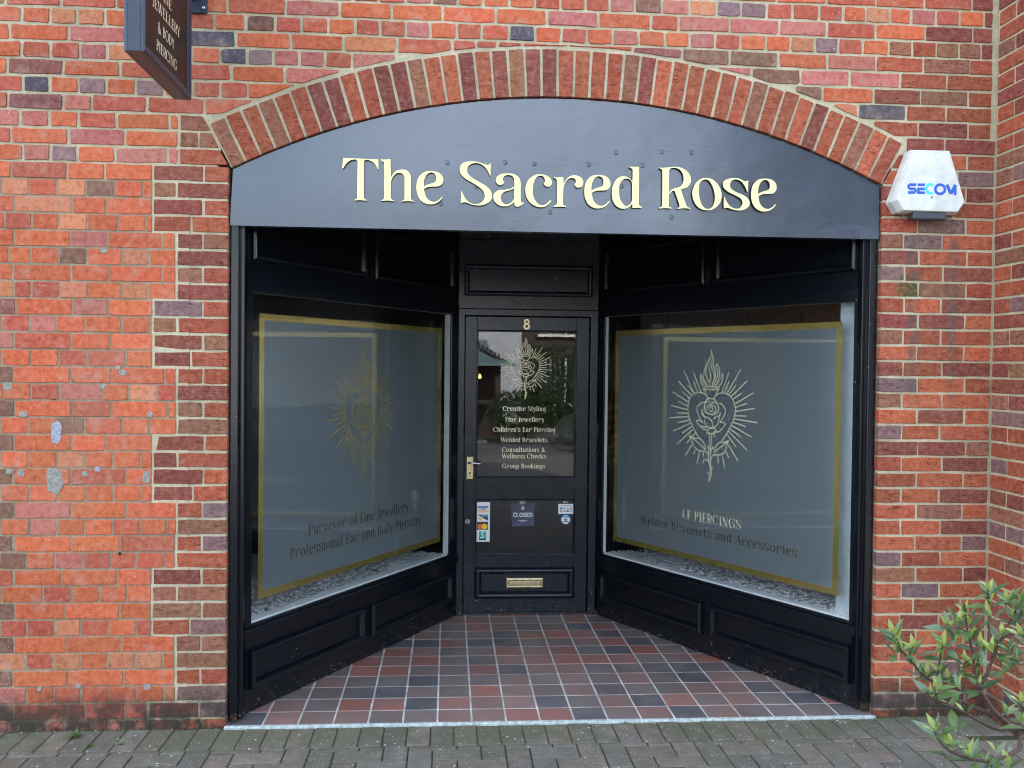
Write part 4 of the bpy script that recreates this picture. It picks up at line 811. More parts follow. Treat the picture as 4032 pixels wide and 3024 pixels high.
# printed stickers inside the lower pane
def flatrect(F, u0, u1, v0, v1, w, mat, parent, name):
    mb = MB(); mb.face([F(u0, v0, w), F(u1, v0, w), F(u1, v1, w), F(u0, v1, w)]); return mb.build(name, MAT[mat], parent)
def flatpoly(F, pts, w, mat, parent, name):
    mb = MB(); p = pts if area(pts) > 0 else pts[::-1]; mb.face([F(u, v, w) for u, v in p]); return mb.build(name, MAT[mat], parent)
WS = -.0125
SANS = {'V': [[(0, 1), (.4, 0), (.8, 1)]], 'I': [[(.1, 0), (.1, 1)]], 'S': [[(.66, .86), (.4, 1), (.08, .82), (.14, .6), (.56, .42), (.64, .18), (.36, 0), (.02, .14)]], 'A': [[(0, 0), (.4, 1), (.8, 0)], [(.16, .34), (.64, .34)]],
 'C': [[(.72, .82), (.5, .99), (.2, .93), (.05, .5), (.2, .07), (.5, .01), (.72, .18)]], 'L': [[(.06, 1), (.06, .05), (.6, .05)]], 'O': [[(.42, 0), (.1, .18), (.04, .5), (.1, .82), (.42, 1), (.74, .82), (.8, .5), (.74, .18), (.42, 0)]],
 'E': [[(.62, .95), (.06, .95), (.06, .05), (.62, .05)], [(.06, .5), (.54, .5)]], 'D': [[(.06, .05), (.06, .95), (.4, .95), (.7, .75), (.74, .5), (.7, .25), (.4, .05), (.06, .05)]], 'T': [[(0, .95), (.7, .95)], [(.35, .95), (.35, 0)]]}
ADV = dict(V=.84, I=.2, S=.7, A=.84, C=.78, L=.64, O=.86, E=.68, D=.8, T=.74)
def sans(F, s, u0, u1, v0, h, w, mat, parent, wt=.16, slant=0, name='lettering'):
    pen = 0; lines = []
    for ch in s:
        for l in SANS[ch]: lines.append([(pen+x+slant*y, y) for x, y in l])
        pen += ADV[ch]+.16
    k = (u1-u0)/(pen-.16); return strokes(F, [[(u0+x*k, v0+y*h, wt*h) for x, y in l] for l in lines], w, MAT[mat], parent, name)
vs = flatrect(FD, 1.172, 1.268, .476, .739, WS, 'white_card', door, 'card_sticker'); w2 = WS+.0006; w3 = WS+.0012
flatrect(FD, 1.184, 1.255, .702, .711, w2, 'print_navy', vs, 'printed_band'); sans(FD, 'VISA', 1.194, 1.242, .683, .016, w2, 'print_navy', vs, .2, .25); flatrect(FD, 1.184, 1.255, .670, .680, w2, 'print_yellow', vs, 'printed_band')
flatpoly(FD, [(1.184, .656), (1.255, .656), (1.255, .615)], w2, 'print_navy', vs, 'printed_triangle'); sans(FD, 'DELTA', 1.213, 1.253, .643, .008, w3, 'white_card', vs, .2); flatpoly(FD, [(1.186, .632), (1.214, .636), (1.222, .618), (1.204, .616)], w2, 'print_yellow', vs, 'printed_bird')
flatrect(FD, 1.184, 1.255, .556, .608, w2, 'print_ink', vs, 'printed_panel')
def disc(F, u, v, r, w, mat, parent, name, n=24): return flatpoly(F, [(u+r*cos(2*pi*k/n), v+r*sin(2*pi*k/n)) for k in range(n)], w, mat, parent, name)
disc(FD, 1.205, .578, .019, w3, 'print_orange', vs, 'printed_disc'); disc(FD, 1.233, .578, .019, w3+.0003, 'print_yellow', vs, 'printed_disc')
flatrect(FD, 1.197, 1.243, .487, .546, w2, 'print_teal', vs, 'printed_panel'); flatrect(FD, 1.197, 1.243, .487, .497, w3, 'print_ink', vs, 'printed_band')
strokes(FD, [[(x, y, .007) for x, y in l] for l in [cr([(1.235, .538), (1.222, .542), (1.214, .532), (1.222, .522)]), cr([(1.222, .522), (1.228, .511), (1.220, .502), (1.206, .507)])]], w3, MAT['white_card'], vs, 'printed_curl')
ps = flatrect(FD, 1.722, 1.825, .660, .727, WS, 'white_card', door, 'payment_sticker')
for r in range(2):
    for k in range(4): flatrect(FD, 1.734+k*.022, 1.748+k*.022, .673+r*.018, .684+r*.018, w2, ('print_grey_print', 'print_orange', 'print_navy', 'print_skyblue')[(k+r*2) % 4], ps, 'printed_mark')
flatrect(FD, 1.736, 1.812, .711, .716, w2, 'print_grey_print', ps, 'printed_line'); flatrect(FD, 1.757, 1.767, .734, .745, WS, 'white_card', door, 'payment_mark'); flatrect(FD, 1.771, 1.786, .737, .742, WS, 'white_card', door, 'payment_mark')
oc = lambda r: [(1.772+r*cos(pi/8+k*pi/4), .623+r*sin(pi/8+k*pi/4)) for k in range(8)]
os_ = flatpoly(FD, oc(.033), WS, 'print_skyblue', door, 'octagon_sticker'); flatpoly(FD, oc(.030), w2, 'white_card', os_, 'printed_field'); flatpoly(FD, [(1.744, .634), (1.800, .634), (1.786, .650), (1.758, .650)], w3, 'print_skyblue', os_, 'printed_band'); flatrect(FD, 1.752, 1.792, .606, .611, w3, 'print_ink', os_, 'printed_band'); disc(FD, 1.768, .622, .006, w3, 'print_ink', os_, 'printed_mark', 10); flatrect(FD, 1.772, 1.782, .616, .625, w3, 'print_ink', os_, 'printed_mark')
cs = thing('closed_sign', 'square violet CLOSED sign hanging by a suction cup in the door glass', 'sign', FD(1.487, .577, -.024))
mb = MB(); mb.box(FD, 1.411, 1.563, .577, .729, -.026, -.024); mb.build('card', MAT['print_violet'], cs)
flatpoly(FD, [(1.411, .577), (1.411, .729), (1.563, .729)], -.0235, 'print_violet_dark', cs, 'printed_half'); sans(FD, 'CLOSED', 1.423, 1.551, .640, .026, -.0230, 'white_card', cs, .24)
for k in range(2): flatrect(FD, 1.478, 1.485, .688+k*.011, .697+k*.011, -.0230, 'white_card', cs, 'printed_mark'); flatrect(FD, 1.488, 1.495, .687+k*.011, .696+k*.011, -.0230, 'white_card', cs, 'printed_mark')
flatrect(FD, 1.456, 1.518, .6145, .6175, -.0230, 'white_card', cs, 'printed_line'); flatrect(FD, 1.472, 1.502, .608, .610, -.0230, 'white_card', cs, 'printed_line')
mb = MB(); mb.tube([FD(1.482, .742, -.0205), FD(1.482, .742, -.024), FD(1.482, .742, -.030)], [.020, .016, .005], 20); mb.tube([FD(1.482, .742, -.028), FD(1.484, .734, -.030), FD(1.486, .726, -.0255)], .002, 8); mb.build('suction_cup', MAT['chair_pale'], cs)

# ------------------------------------------------------------------ recess soffit, room behind the glass
sof = struct('soffit', (1.5, .9, 2.46))
mb = MB(); mb.box(FRONT, -.1, W+.1, 2.46, 2.50, -1.95, -.067); mb.build('soffit_board', MAT['black_paint'], sof)
mb = MB(); mb.box(FRONT, .046, W-.046, 2.33, 2.459, -.135, -.068); mb.build('soffit_beam', MAT['black_paint'], sof, .004)
room = struct('shop_room', (1.5, 3.6, 0))
def rb(nm, x0, x1, y0, y1, z0, z1, mat, p=room, bevel=0):
    mb = MB(); mb.box(FRONT, x0, x1, z0, z1, -y1, -y0); return mb.build(nm, MAT[mat], p, bevel)
rb('room_wall', -.42, -.32, .31, 5.6, -.1, 2.5, 'room_dark'); rb('room_wall', 3.32, 3.42, .31, 5.6, -.1, 2.5, 'room_dark'); rb('room_wall', -.42, 3.42, 5.6, 5.7, -.1, 2.5, 'room_dark')
rb('room_floor', -.32, 3.32, 1.90, 5.6, -.02, .005, 'room_floor'); rb('room_ceiling', -.42, 3.42, .12, 5.7, 2.501, 2.55, 'room_ceiling'); rb('room_wall', -.42, -.004, .115, .31, -.1, 2.5, 'room_dark'); rb('room_wall', W+.004, 3.42, .115, .31, -.1, 2.5, 'room_dark')
bl = thing('shop_building', 'upper storey of the brick shop building above the arch', 'building', (1.5, 3.5, 2.55))
def storey():
    t = NT('brick_far'); p = t.pos(); br = t.n('TexBrick', Scale=1.0, Brick__Width=.225, Row__Height=.075, Mortar__Size=.006); t.l(t.map(p, (1, 1, 1), (radians(90), 0, 0)), br.inputs['Vector'])
    br.inputs['Color1'].default_value = (*s2l((200, 84, 54)), 1); br.inputs['Color2'].default_value = (*s2l((165, 70, 56)), 1); br.inputs['Mortar'].default_value = (.4, .35, .26, 1)
    MAT['brick_far'] = t.out(br.outputs['Color'], .9)
storey()
rb('wall', -2.3, 5.2, .12, 6.5, 2.56, 6.4, 'brick_far', bl); mb = MB(); F0 = FRONT
mb.prism(Frame((-2.4, 0, 0), (0, 1)), [(.0, 6.4), (6.6, 6.4), (3.3, 8.2)], -7.7, 0); mb.build('roof', MAT['slate_teal'], bl)
rb('side_wall', -2.3, -2.2, .12, 6.5, -.1, 2.56, 'brick_far', bl); rb('side_wall', 4.9, 5.2, .12, 6.5, -.1, 2.56, 'brick_far', bl); rb('rear_wall', -2.2, 4.9, 6.4, 6.5, -.1, 2.56, 'brick_far', bl)
rb('wall', CORNER+1.2, 5.2, -.25, .12, -.1, 6.4, 'brick_far', bl); rb('wall', CORNER, CORNER+1.2, -.26, .12, 4.25, 6.4, 'brick_far', bl)
# display ledges with gravel
def ledge(F, Ln, flip, lab):
    if not flip: tri = [(.02, .30), (.94, 1.84), (.90, 1.895), (-.31, 1.895), (-.31, .315), (-.05, .315)]
    else: tri = [(2.995, .30), (3.06, .315), (3.315, .315), (3.315, 1.895), (2.13, 1.895), (2.085, 1.83)]
    mb = MB(); p = tri if area(tri) > 0 else tri[::-1]; mb.prism(FLOOR, p, .05, .385); o = mb.build('display_ledge', MAT['white_paint'])
    tag(o, 'low white ledge inside the %s shop window under the stone chips' % ('right' if flip else 'left'), 'ledge')
    mb = MB(); base = RND.random()
    def inside(x, y):
        c = False
        for i in range(len(p)):
            (x0, y0), (x1, y1) = p[i], p[i-1]
            if (y0 > y) != (y1 > y) and x < (x1-x0)*(y-y0)/(y1-y0)+x0: c = not c
        return c
    n = 0; A_ = F.o; dn = F.n
    while n < 3400:
        x, y = RND.uniform(min(q[0] for q in p), max(q[0] for q in p)), RND.uniform(.15, 1.80); dist = -(Vector((x, y, 0))-Vector((F.o.x, F.o.y, 0))).dot(dn)
        if not .064 < dist < .60 or RND.random() > (1.15-dist*1.6) or not (-.30 < x < 3.30): continue
        n += 1; r = RND.uniform(.011, .024); z = .400+.06*max(0, dist-.064)+.010*sin(x*9)*sin(y*7)+RND.uniform(-.004, .014)
        a, tl, ta = RND.uniform(0, 2*pi), RND.uniform(-.35, .3), RND.uniform(0, 2*pi); k = RND.choice((.98, .96, .95, .92, .84, .5)); col = (k*.9, k*.92, k*.95)
        ring = []; m_ = 5
        for i in range(m_): q = 2*pi*i/m_+a; rr = r*RND.uniform(.7, 1.2); dx, dy = rr*cos(q), rr*.65*sin(q); dx, dy = dx*cos(ta)-dy*sin(ta), dx*sin(ta)+dy*cos(ta); ring.append((x+dx, y+dy, z+dx*tl))
        b = len(mb.v); top_ = (x, y, z+r*.26); mb.v += ring+[top_]; mb.c += [col]*(m_+1)
        for i in range(m_): mb.f.append((b+i, b+(i+1) % m_, b+m_)); mb.sm.append(False)
    o = mb.build('stone_chips', MAT['gravel_stone']); tag(o, 'pale grey stone chips on the ledge of the %s shop window' % ('right' if flip else 'left'), 'gravel', kind='stuff')
ledge(FL, LL, False, 'left'); ledge(FR, LRr, True, 'right')
# white board standing at the street end of the right window
mb = MB(); mb.box(FR, LRr-.205, LRr-.075, .400, 1.99, -.090, -.072); tag(mb.build('display_board', simple('board_grey', (.48, .54, .57), .5)), 'plain pale board standing upright behind the glass at the pier end of the window', 'board')
# slatted timber panel, counter, chair and a leafy plant inside
sp = thing('slatted_panel', 'brown vertical timber slat panel on the wall behind the right window', 'wall panel', (3.28, 1.5, .4))
rb('backing_board', 3.305, 3.318, .33, 5.2, .42, 2.45, 'sign_black', sp)
for k in range(90):
    y = .345+k*.053
    if y > 5.1: break
    rb('slat', 3.283, 3.304, y, y+.036, .42, 2.45, 'slat_wood', sp)
ct = thing('counter', 'dark reception counter inside the shop behind the door glass', 'counter', (1.7, 3.2, 0))
rb('front_panel', .95, 2.65, 3.05, 3.10, .006, .98, 'counter_dark', ct, .004); rb('worktop', .90, 2.70, 3.0, 3.65, .98, 1.02, 'counter_dark', ct, .006); rb('side_panel', .95, 1.0, 3.10, 3.6, .006, .98, 'counter_dark', ct); rb('side_panel', 2.6, 2.65, 3.10, 3.6, .006, .98, 'counter_dark', ct)
tag(rb('paper_tray', 1.05, 1.30, 3.08, 3.32, 1.021, 1.045, 'white_card', None, .006), 'white tray lying on the dark counter inside the shop', 'tray')
ch = thing('chair', 'pale upholstered chair behind the counter inside the shop', 'chair', (2.2, 4.1, 0))
mb = MB(); pr_ = []
for k in range(13): a = pi*k/12; pr_.append((2.2+.24*cos(a)*(1 if abs(cos(a)) < .98 else 1), .98+.22*sin(a)))
mb.prism(FRONT, [(1.96, .55), (2.44, .55)]+pr_, -4.36, -4.28); mb.build('backrest', MAT['chair_pale'], ch, .02)
rb('seat', 1.95, 2.45, 3.85, 4.275, .42, .52, 'chair_pale', ch, .03)
for x in (1.98, 2.42):
    for y in (3.9, 4.22): mb = MB(); mb.tube([(x, y, .006), (x, y, .42)], .016, 8); mb.build('leg', MAT['timber_dark'], ch)

# ------------------------------------------------------------------ tiled porch floor
tf = struct('tiled_floor', (1.5, .9, 0)); PT, TX = .1582, 1.1088
mb = MB(); mb.prism(FLOOR, [(.002, .004), (W-.002, .004), (W-.002, .30), (2.05, 1.92), (.98, 1.92), (.002, .30)], -.05, -.0025); mb.build('grout', MAT['grout'], tf)
TC = [(154, 98, 86), (136, 106, 97), (126, 108, 101), (114, 103, 99), (86, 85, 90), (162, 98, 82), (144, 108, 98), (136, 101, 92), (96, 92, 94), (120, 104, 98)]
for j in range(12):
    for i in range(-8, 13):
        x0, x1 = TX+i*PT+.0046, TX+(i+1)*PT-.0046; y0, y1 = j*PT+.0046+.004*(j == 0), (j+1)*PT-.0046
        poly = [(x0, y0), (x1, y0), (x1, y1), (x0, y1)]
        for (nx_, nz_, c_) in ((FL.n.x, FL.n.y, FL.n.x*FL.o.x+FL.n.y*FL.o.y-.02), (FR.n.x, FR.n.y, FR.n.x*FR.o.x+FR.n.y*FR.o.y-.02), (1, 0, .003), (-1, 0, -W+.003), (0, -1, -1.845)):
            poly = clip(poly, nx_, nz_, c_) if poly else poly
        if len(poly) < 3 or area(poly) < .0004: continue
        mb = MB(); kk = RND.uniform(.8, 1.1); col = tuple(x*kk for x in s2l(RND.choice(TC))); n = len(poly); cx = sum(p[0] for p in poly)/n; cy = sum(p[1] for p in poly)/n; h = RND.uniform(-.0005, .0005)
        ins = [(x-math.copysign(min(.0018, abs(x-cx)), x-cx), y-math.copysign(min(.0018, abs(y-cy)), y-cy)) for x, y in poly]
        b = mb.strip([[FLOOR(x, y, -.02) for x, y in poly], [FLOOR(x, y, h-.0012) for x, y in poly], [FLOOR(x, y, h) for x, y in ins]], col); mb.cap(b+2*n, n); mb.build('tile', MAT['quarry_tile'], tf)
mb = MB(); mb.box(FRONT, -.004, W+.004, -.05, .0015, -.0035, .020); tag(mb.build('threshold_strip', MAT['kerb_white'], tf, .003))

# ------------------------------------------------------------------ block paving
pv = struct('pavement', (1.5, -1, -.01)); PZ = -.006
def paver(poly, vis):
    if len(poly) < 3 or area(poly) < .0002: return
    mb = PAV['rest'] if not vis else MB(); k = RND.uniform(.75, 1.15); c = RND.choice(((.205, .168, .138), (.185, .165, .140), (.215, .168, .142), (.175, .162, .138))); col = tuple(x*k for x in c)
    n = len(poly); cx = sum(p[0] for p in poly)/n; cy = sum(p[1] for p in poly)/n; h = PZ+RND.uniform(-.002, .002); tx_, ty_ = RND.uniform(-.015, .015), RND.uniform(-.015, .015)
    hz = lambda x, y: h+tx_*(x-cx)+ty_*(y-cy)
    ins = lambda d: [(x-math.copysign(min(d, abs(x-cx)), x-cx), y-math.copysign(min(d, abs(y-cy)), y-cy)) for x, y in poly]
    b = mb.strip([[FLOOR(x, y, -.05) for x, y in poly], [FLOOR(x, y, hz(x, y)-.005) for x, y in poly], [FLOOR(x, y, hz(x, y)-.0012) for x, y in ins(.002)], [FLOOR(x, y, hz(x, y)) for x, y in ins(.005)]], col); mb.cap(b+3*n, n)
    if vis: mb.build('paver', MAT['paver'], pv)
PAV = {'rest': MB()}; PB = .1038
x = -2.4
while x < 4.9:
    x1 = x+PB; lim = -.024 if -.06 < x < W+.05 else -.012
    if x > CORNER-.02: lim = -.29
    paver([(x+.0025, -.232), (x1-.0025, -.232), (x1-.0025, lim), (x+.0025, lim)] if lim > -.2 else [], -1.0 < x < 3.75); x = x1
ys = -.237
for a in range(-24, 50):
    for b in range(-2, 40):
        for kind, base in (('H', 0), ('V', 3)):
            if (a-b) % 4 != base: continue
            g = .0028; X0, Y0 = a*PB, ys-b*PB+PB*.62
            if kind == 'H': poly = [(X0+g, Y0-PB+g), (X0+2*PB-g, Y0-PB+g), (X0+2*PB-g, Y0-g), (X0+g, Y0-g)]
            else: poly = [(X0+g, Y0-2*PB+g), (X0+PB-g, Y0-2*PB+g), (X0+PB-g, Y0-g), (X0+g, Y0-g)]
            poly = clip(poly, 0, -1, -(ys-.0028)); 
            if X0 > CORNER-.25: poly = clip(poly, 0, -1, .29)
            cyy = Y0-PB; vis = cyy > -.80 and -1.05 < X0 < 3.7
            paver(poly, vis)
tag(PAV['rest'].build('further_pavers', MAT['paver'], pv), kind='stuff')
mb = MB(); mb.face([(-2.6, -3.95, -.0115), (5.3, -3.95, -.0115), (5.3, .02, -.0115), (-2.6, .02, -.0115)]); mb.build('joint_sand', MAT['paver_joint'], pv)
def far_paving():
    t = NT('paving_far'); p = t.pos(); br = t.n('TexBrick', Scale=1.0, Brick__Width=.2, Row__Height=.1, Mortar__Size=.004); t.l(p, br.inputs['Vector'])
    br.inputs['Color1'].default_value = (.15, .128, .112, 1); br.inputs['Color2'].default_value = (.125, .112, .10, 1); br.inputs['Mortar'].default_value = (.03, .03, .022, 1); MAT['paving_far'] = t.out(br.outputs['Color'], .9)
far_paving()
mb = MB(); mb.box(FLOOR, -9, 12, -9.0, -3.95, -.06, -.008); mb.build('paving_band', MAT['paving_far'], pv)
gd = MB(); gd.face([(-150, -150, -.062), (150, -150, -.062), (150, 150, -.062), (-150, 150, -.062)]); tag(gd.build('ground', MAT['tarmac']), kind='structure')
# ------------------------------------------------------------------ projecting sign
XS = -.127; hs = thing('hanging_sign', 'dark projecting sign board with gilt jewellery and body piercing lettering', 'sign', (XS-.03, -.43, 2.765))
FS = Frame((XS, -.722, 0), (0, 1)); SL, SB, ST = .60, 2.765, 3.62       # u from the street end to the wall, w = +x
mb = MB(); mb.box(FS, 0, SL, SB, ST, -.062, -.014); mb.build('case', MAT['sign_black'], hs, .002)
mb = MB(); mb.box(FS, .03, SL-.03, SB+.03, ST-.03, -.0138, -.010); mb.build('face_panel', MAT['sign_maroon'], hs)
mb = MB(); mb.mould(FS, 0, SL, SB, ST, [(0, -.0136), (0, -.003), (.004, .0), (.012, .0), (.018, -.004), (.030, -.005), (.036, -.0098)]); mb.build('frame', MAT['sign_black'], hs)
mb = MB(); mb.mould(Frame((XS-.062, -.722+SL, 0), (0, -1)), 0, SL, SB, ST, [(0, .0002), (0, .011), (.012, .014), (.030, .009), (.036, .001)]); mb.build('frame', MAT['sign_black'], hs)
S8 = lambda x, y: (480+x/2.2658, y/2.2658)
def strow(s, l, r, top):
    (u0, v0), (u1, v1) = FS.at(*S8(*l), -.0095), FS.at(*S8(*r), -.0095); h = abs(FS.at(*S8(*top), -.0095)[1]-v0); b = (v0+v1)/2; text(FS, s, u0, u1, b, h*.92, -.0092, MAT['gold_pale'], hs, sp=.02)
strow('PIERCING', (307, 450), (490, 625), (307, 345)); strow('&', (318, 295), (349, 305), (318, 182)); strow('BODY', (364, 340), (467, 432), (364, 238)); strow('JEWELLERY', (272, 62), (517, 330), (280, -38)); strow('FINE', (345, -10), (443, 92), (350, -110))
FB = Frame((0, 0, 0))
mb = MB(); mb.box(FRONT, -.205, -.092, 3.180, 3.32, .003, .013); mb.build('wall_plate', MAT['sign_black'], hs, .002)
mb = MB(); mb.tube([(-.158, -.012, 3.25), (-.158, -.13, 3.25)], .018, 10); mb.build('bracket_arm', MAT['sign_black'], hs)
for z in (3.202, 3.298):
    mb = MB(); mb.tube([(-.107, -.012, z), (-.107, -.017, z), (-.107, -.020, z)], [.008, .008, .004], 12); mb.build('bolt', MAT['chrome'], hs)

# ------------------------------------------------------------------ alarm box
ab = thing('alarm_box', 'weathered white burglar alarm box with blue lettering on the brick pier', 'alarm box', (3.2, -.045, 2.37))
fr_ = [(3.069, 2.372), (3.326, 2.370), (3.358, 2.418), (3.281, 2.649), (3.118, 2.649), (3.038, 2.42)]
cx, cz = 3.198, 2.50
grow = lambda k, kz: [(cx+(x-cx)*k, cz+(z-cz)*kz) for x, z in fr_]
mb = MB(); rings = [[FRONT(x, z, w) for x, z in grow(k, kz)] for k, kz, w in ((1.10, 1.055, .003), (1.10, 1.055, .052), (1.06, 1.03, .068), (1.0, 1.0, .088))]
b = mb.strip(rings); mb.cap(b+18, 6); mb.build('cover', MAT['plastic_white'], ab, .004)
mb = MB(); p_ = grow(1.085, 1.07); mb.prism(FRONT, p_, .002, .045); mb.build('back_box', MAT['plastic_dirty'], ab, .002)
mb = MB(); mb.prism(Frame((0, 0, 0)), [(3.115, 2.334), (3.275, 2.334), (3.275, 2.368), (3.115, 2.368)], .030, .082); mb.build('strobe', MAT['plastic_dark'], ab, .006)
k7 = lambda x, y: Frame((0, 0, 0)).at(3480+x/2.974, 560+y/2.974, .0886)
def sec(lines, mat):
    out = []
    for l, wd in lines: out.append([(*k7(x, y), wd/2.974/842*1.16) for x, y in l])
    strokes(FRONT, out, .0886, MAT[mat], ab, 'lettering')
sec([([(380, 497), (305, 497), (290, 508), (290, 528), (305, 544), (362, 546), (372, 560), (370, 578), (358, 588), (284, 588)], 27), ([(396, 498), (482, 498)], 27), ([(396, 546), (480, 546)], 26), ([(392, 590), (480, 592)], 27), ([(405, 530), (405, 603)], 27)], 'print_blue')
cp = [(548+50*cos(radians(a)), 545+52*sin(radians(a))) for a in range(-50, -311, -12)]; sec([(cp, 27)], 'print_cyan')
op = [(660+56*cos(radians(a)), 551+54*sin(radians(a))) for a in range(0, 361, 12)]; sec([(op, 27)], 'print_blue'); sec([([(738, 496), (786, 605)], 32), ([(786, 605), (838, 498)], 32), ([(836, 498), (835, 618)], 30)], 'print_blue')
mb = MB(); mb.tube([FRONT(*k7(563, 646), .0875), FRONT(*k7(563, 646), .0890)], .0045, 10); mb.build('screw', MAT['plastic_dark'], ab)

# ------------------------------------------------------------------ foliage helpers
def leaf_mesh(name, L_, Wd, col, fold=.25, curl=.18):
    mb = MB(); n = 6; prof = [0.05, .55, .9, 1, .72, .34, .0]
    for sgn in (1, -1):
        for i in range(n):
            t0, t1 = i/n, (i+1)/n; w0, w1 = prof[i]*Wd/2, prof[i+1]*Wd/2; c0, c1 = -curl*L_*t0*t0, -curl*L_*t1*t1
            q = [(t0*L_, 0, c0), (t1*L_, 0, c1), (t1*L_, sgn*w1, c1+fold*w1), (t0*L_, sgn*w0, c0+fold*w0)]
            mb.face(q if sgn > 0 else q[::-1], col, True)
    o = mb.build(name, MAT['leaf']); me = o.data; bpy.data.objects.remove(o); return me
# ------------------------------------------------------------------ shrub in front of the pier
SH = (1.1842,); YS = -1.90
sp_ = lambda x, y, dy=0: onY(3420+x/SH[0], 2220+y/SH[0], YS+dy)
sh = thing('shrub', 'evergreen shrub with whorls of glossy green leaves before the brick pier', 'shrub', (2.75, -1.9, -.008))
LM = [leaf_mesh('leaf', 1, .33, c, f, cu) for c, f, cu in (((.095, .165, .06), .25, .15), ((.15, .24, .075), .3, .22), ((.19, .26, .15), .2, .1), ((.46, .54, .14), .3, .12))]
def stems(paths, parent, mat='stem'):
    for pts, r0, r1 in paths:
        q = cr([tuple(p) for p in pts], 4); n = len(q); mb = MB(); mb.tube([Vector(p) for p in q], [r0+(r1-r0)*i/(n-1) for i in range(n)], 7); mb.build('stem', MAT[mat], parent)
root = (2.75, -1.9, -.008)
PTH = [([root, (2.70, -1.9, .45), sp_(760, 800), sp_(680, 765), sp_(600, 705), sp_(550, 640), sp_(515, 585)], .010, .0048),
 ([sp_(515, 585), sp_(545, 530, -.02), sp_(580, 440, -.03), sp_(620, 350, -.02), sp_(665, 260), sp_(700, 190)], .0046, .0022), ([sp_(515, 585), sp_(497, 510, .03), sp_(483, 410, .05), sp_(462, 320, .06), sp_(450, 235, .06)], .0044, .002),
 ([sp_(680, 765), sp_(600, 770, -.04), sp_(520, 735, -.07), sp_(440, 690, -.09), sp_(370, 655, -.1), sp_(310, 632, -.1), sp_(268, 600, -.1)], .0060, .002), ([sp_(600, 705), sp_(520, 680, .05), sp_(440, 645, .08), sp_(370, 605, .1), sp_(320, 565, .1), sp_(240, 505, .1), sp_(190, 440, .1), sp_(135, 385, .1), sp_(112, 330, .1)], .0056, .0018),
 ([sp_(320, 565, .1), sp_(325, 500, .08), sp_(335, 430, .06), sp_(345, 375, .05)], .003, .0016), ([sp_(190, 440, .1), sp_(198, 410, .1), sp_(205, 385, .1)], .002, .0014), ([sp_(462, 320, .06), sp_(420, 300, .08), sp_(365, 285, .1)], .0024, .0014), ([sp_(580, 440, -.03), sp_(560, 300, .0), sp_(560, 190, .02), sp_(555, 120, .02)], .003, .0016),
 ([sp_(620, 350, -.02), sp_(655, 330, -.05), sp_(700, 330, -.08), sp_(740, 350, -.1)], .0028, .0016), ([root, (2.72, -2.0, .4), sp_(770, 840, -.12), sp_(700, 868, -.15), sp_(620, 905, -.18), sp_(540, 920, -.2), sp_(460, 905, -.2), sp_(385, 875, -.2), sp_(335, 835, -.2), sp_(305, 780, -.2)], .0062, .0018),
 ([sp_(430, 690, -.09), sp_(425, 640, -.07), sp_(418, 590, -.06)], .0022, .0014), ([sp_(320, 630, -.1), sp_(312, 600, -.1), sp_(308, 570, -.1)], .002, .0013), ([sp_(700, 190), sp_(735, 290, .02)], .002, .002), ([sp_(760, 800), sp_(735, 700, -.1), sp_(700, 650, -.12)], .0036, .002)]
stems(PTH, sh)
def whorl(c, axis, n, parent, bright=.3, size=.060, meshes=LM):
    axis = axis.normalized(); a = axis.cross(Vector((.3, .5, .8))).normalized(); b = axis.cross(a); ph = RND.uniform(0, 6)
    for k in range(n):
        f = k/max(1, n-1); ang = ph+k*2.4; tilt = .25+.95*(1-f)+RND.uniform(-.15, .15); rad = a*cos(ang)+b*sin(ang)
        d = (axis*cos(tilt)+rad*sin(tilt)).normalized(); up = (axis*sin(tilt)-rad*cos(tilt)).normalized(); y = up.cross(d).normalized(); up = d.cross(y)
        L_ = size*RND.uniform(.75, 1.2)*(1-.35*f); me = meshes[3] if (f > .6 and RND.random() < bright*2.2) else RND.choice(meshes[:3])
        p = c-axis*(.022*(1-f)); o = bpy.data.objects.new('leaf', me); COL.objects.link(o)
        M = Matrix.Identity(4)
        for i in range(3): M[i][0], M[i][1], M[i][2], M[i][3] = d[i]*L_, y[i]*L_, up[i]*L_, p[i]
        par(o, parent); o.matrix_basis = M
UP = Vector((-.25, -.15, 1))
WH = [(108, 318, .1, 6), (118, 345, .1, 4), (115, 392, .1, 6), (150, 395, .1, 5), (204, 392, .1, 7), (182, 430, .1, 4), (345, 372, .05, 8), (335, 425, .06, 5), (325, 500, .08, 7), (262, 515, .1, 6), (365, 540, .08, 7), (225, 495, .1, 4), (452, 225, .06, 8), (458, 275, .06, 5), (470, 340, .06, 6), (410, 272, .08, 6), (362, 282, .1, 7), (556, 118, .02, 8), (560, 170, .02, 5), (560, 230, .0, 5), (640, 165, 0, 7), (690, 165, 0, 7), (665, 250, 0, 6), (608, 320, -.02, 6), (570, 400, -.03, 7), (520, 385, .04, 6), (650, 400, -.05, 7), (705, 330, -.08, 7), (500, 520, .03, 6), (512, 560, 0, 5), (440, 455, .05, 6), (415, 570, -.06, 5), (308, 575, -.1, 5), (285, 600, -.1, 4), (370, 650, -.1, 4), (440, 690, -.09, 3), (303, 770, -.2, 7), (345, 820, -.2, 5), (372, 850, -.2, 4), (462, 890, -.2, 8), (540, 925, -.2, 6), (645, 935, -.18, 6), (585, 870, -.2, 3), (700, 640, -.12, 8), (640, 690, -.05, 5), (715, 735, -.1, 6), (690, 440, -.06, 6), (640, 470, -.04, 5), (530, 470, 0, 4), (480, 470, .04, 4), (720, 240, 0, 6), (395, 345, .08, 5)]
for x, y, dy, n in WH: whorl(sp_(x+8, y+4, dy), UP+Vector((RND.uniform(-.4, .2), RND.uniform(-.4, .2), RND.uniform(-.2, .2))), n, sh, .45)

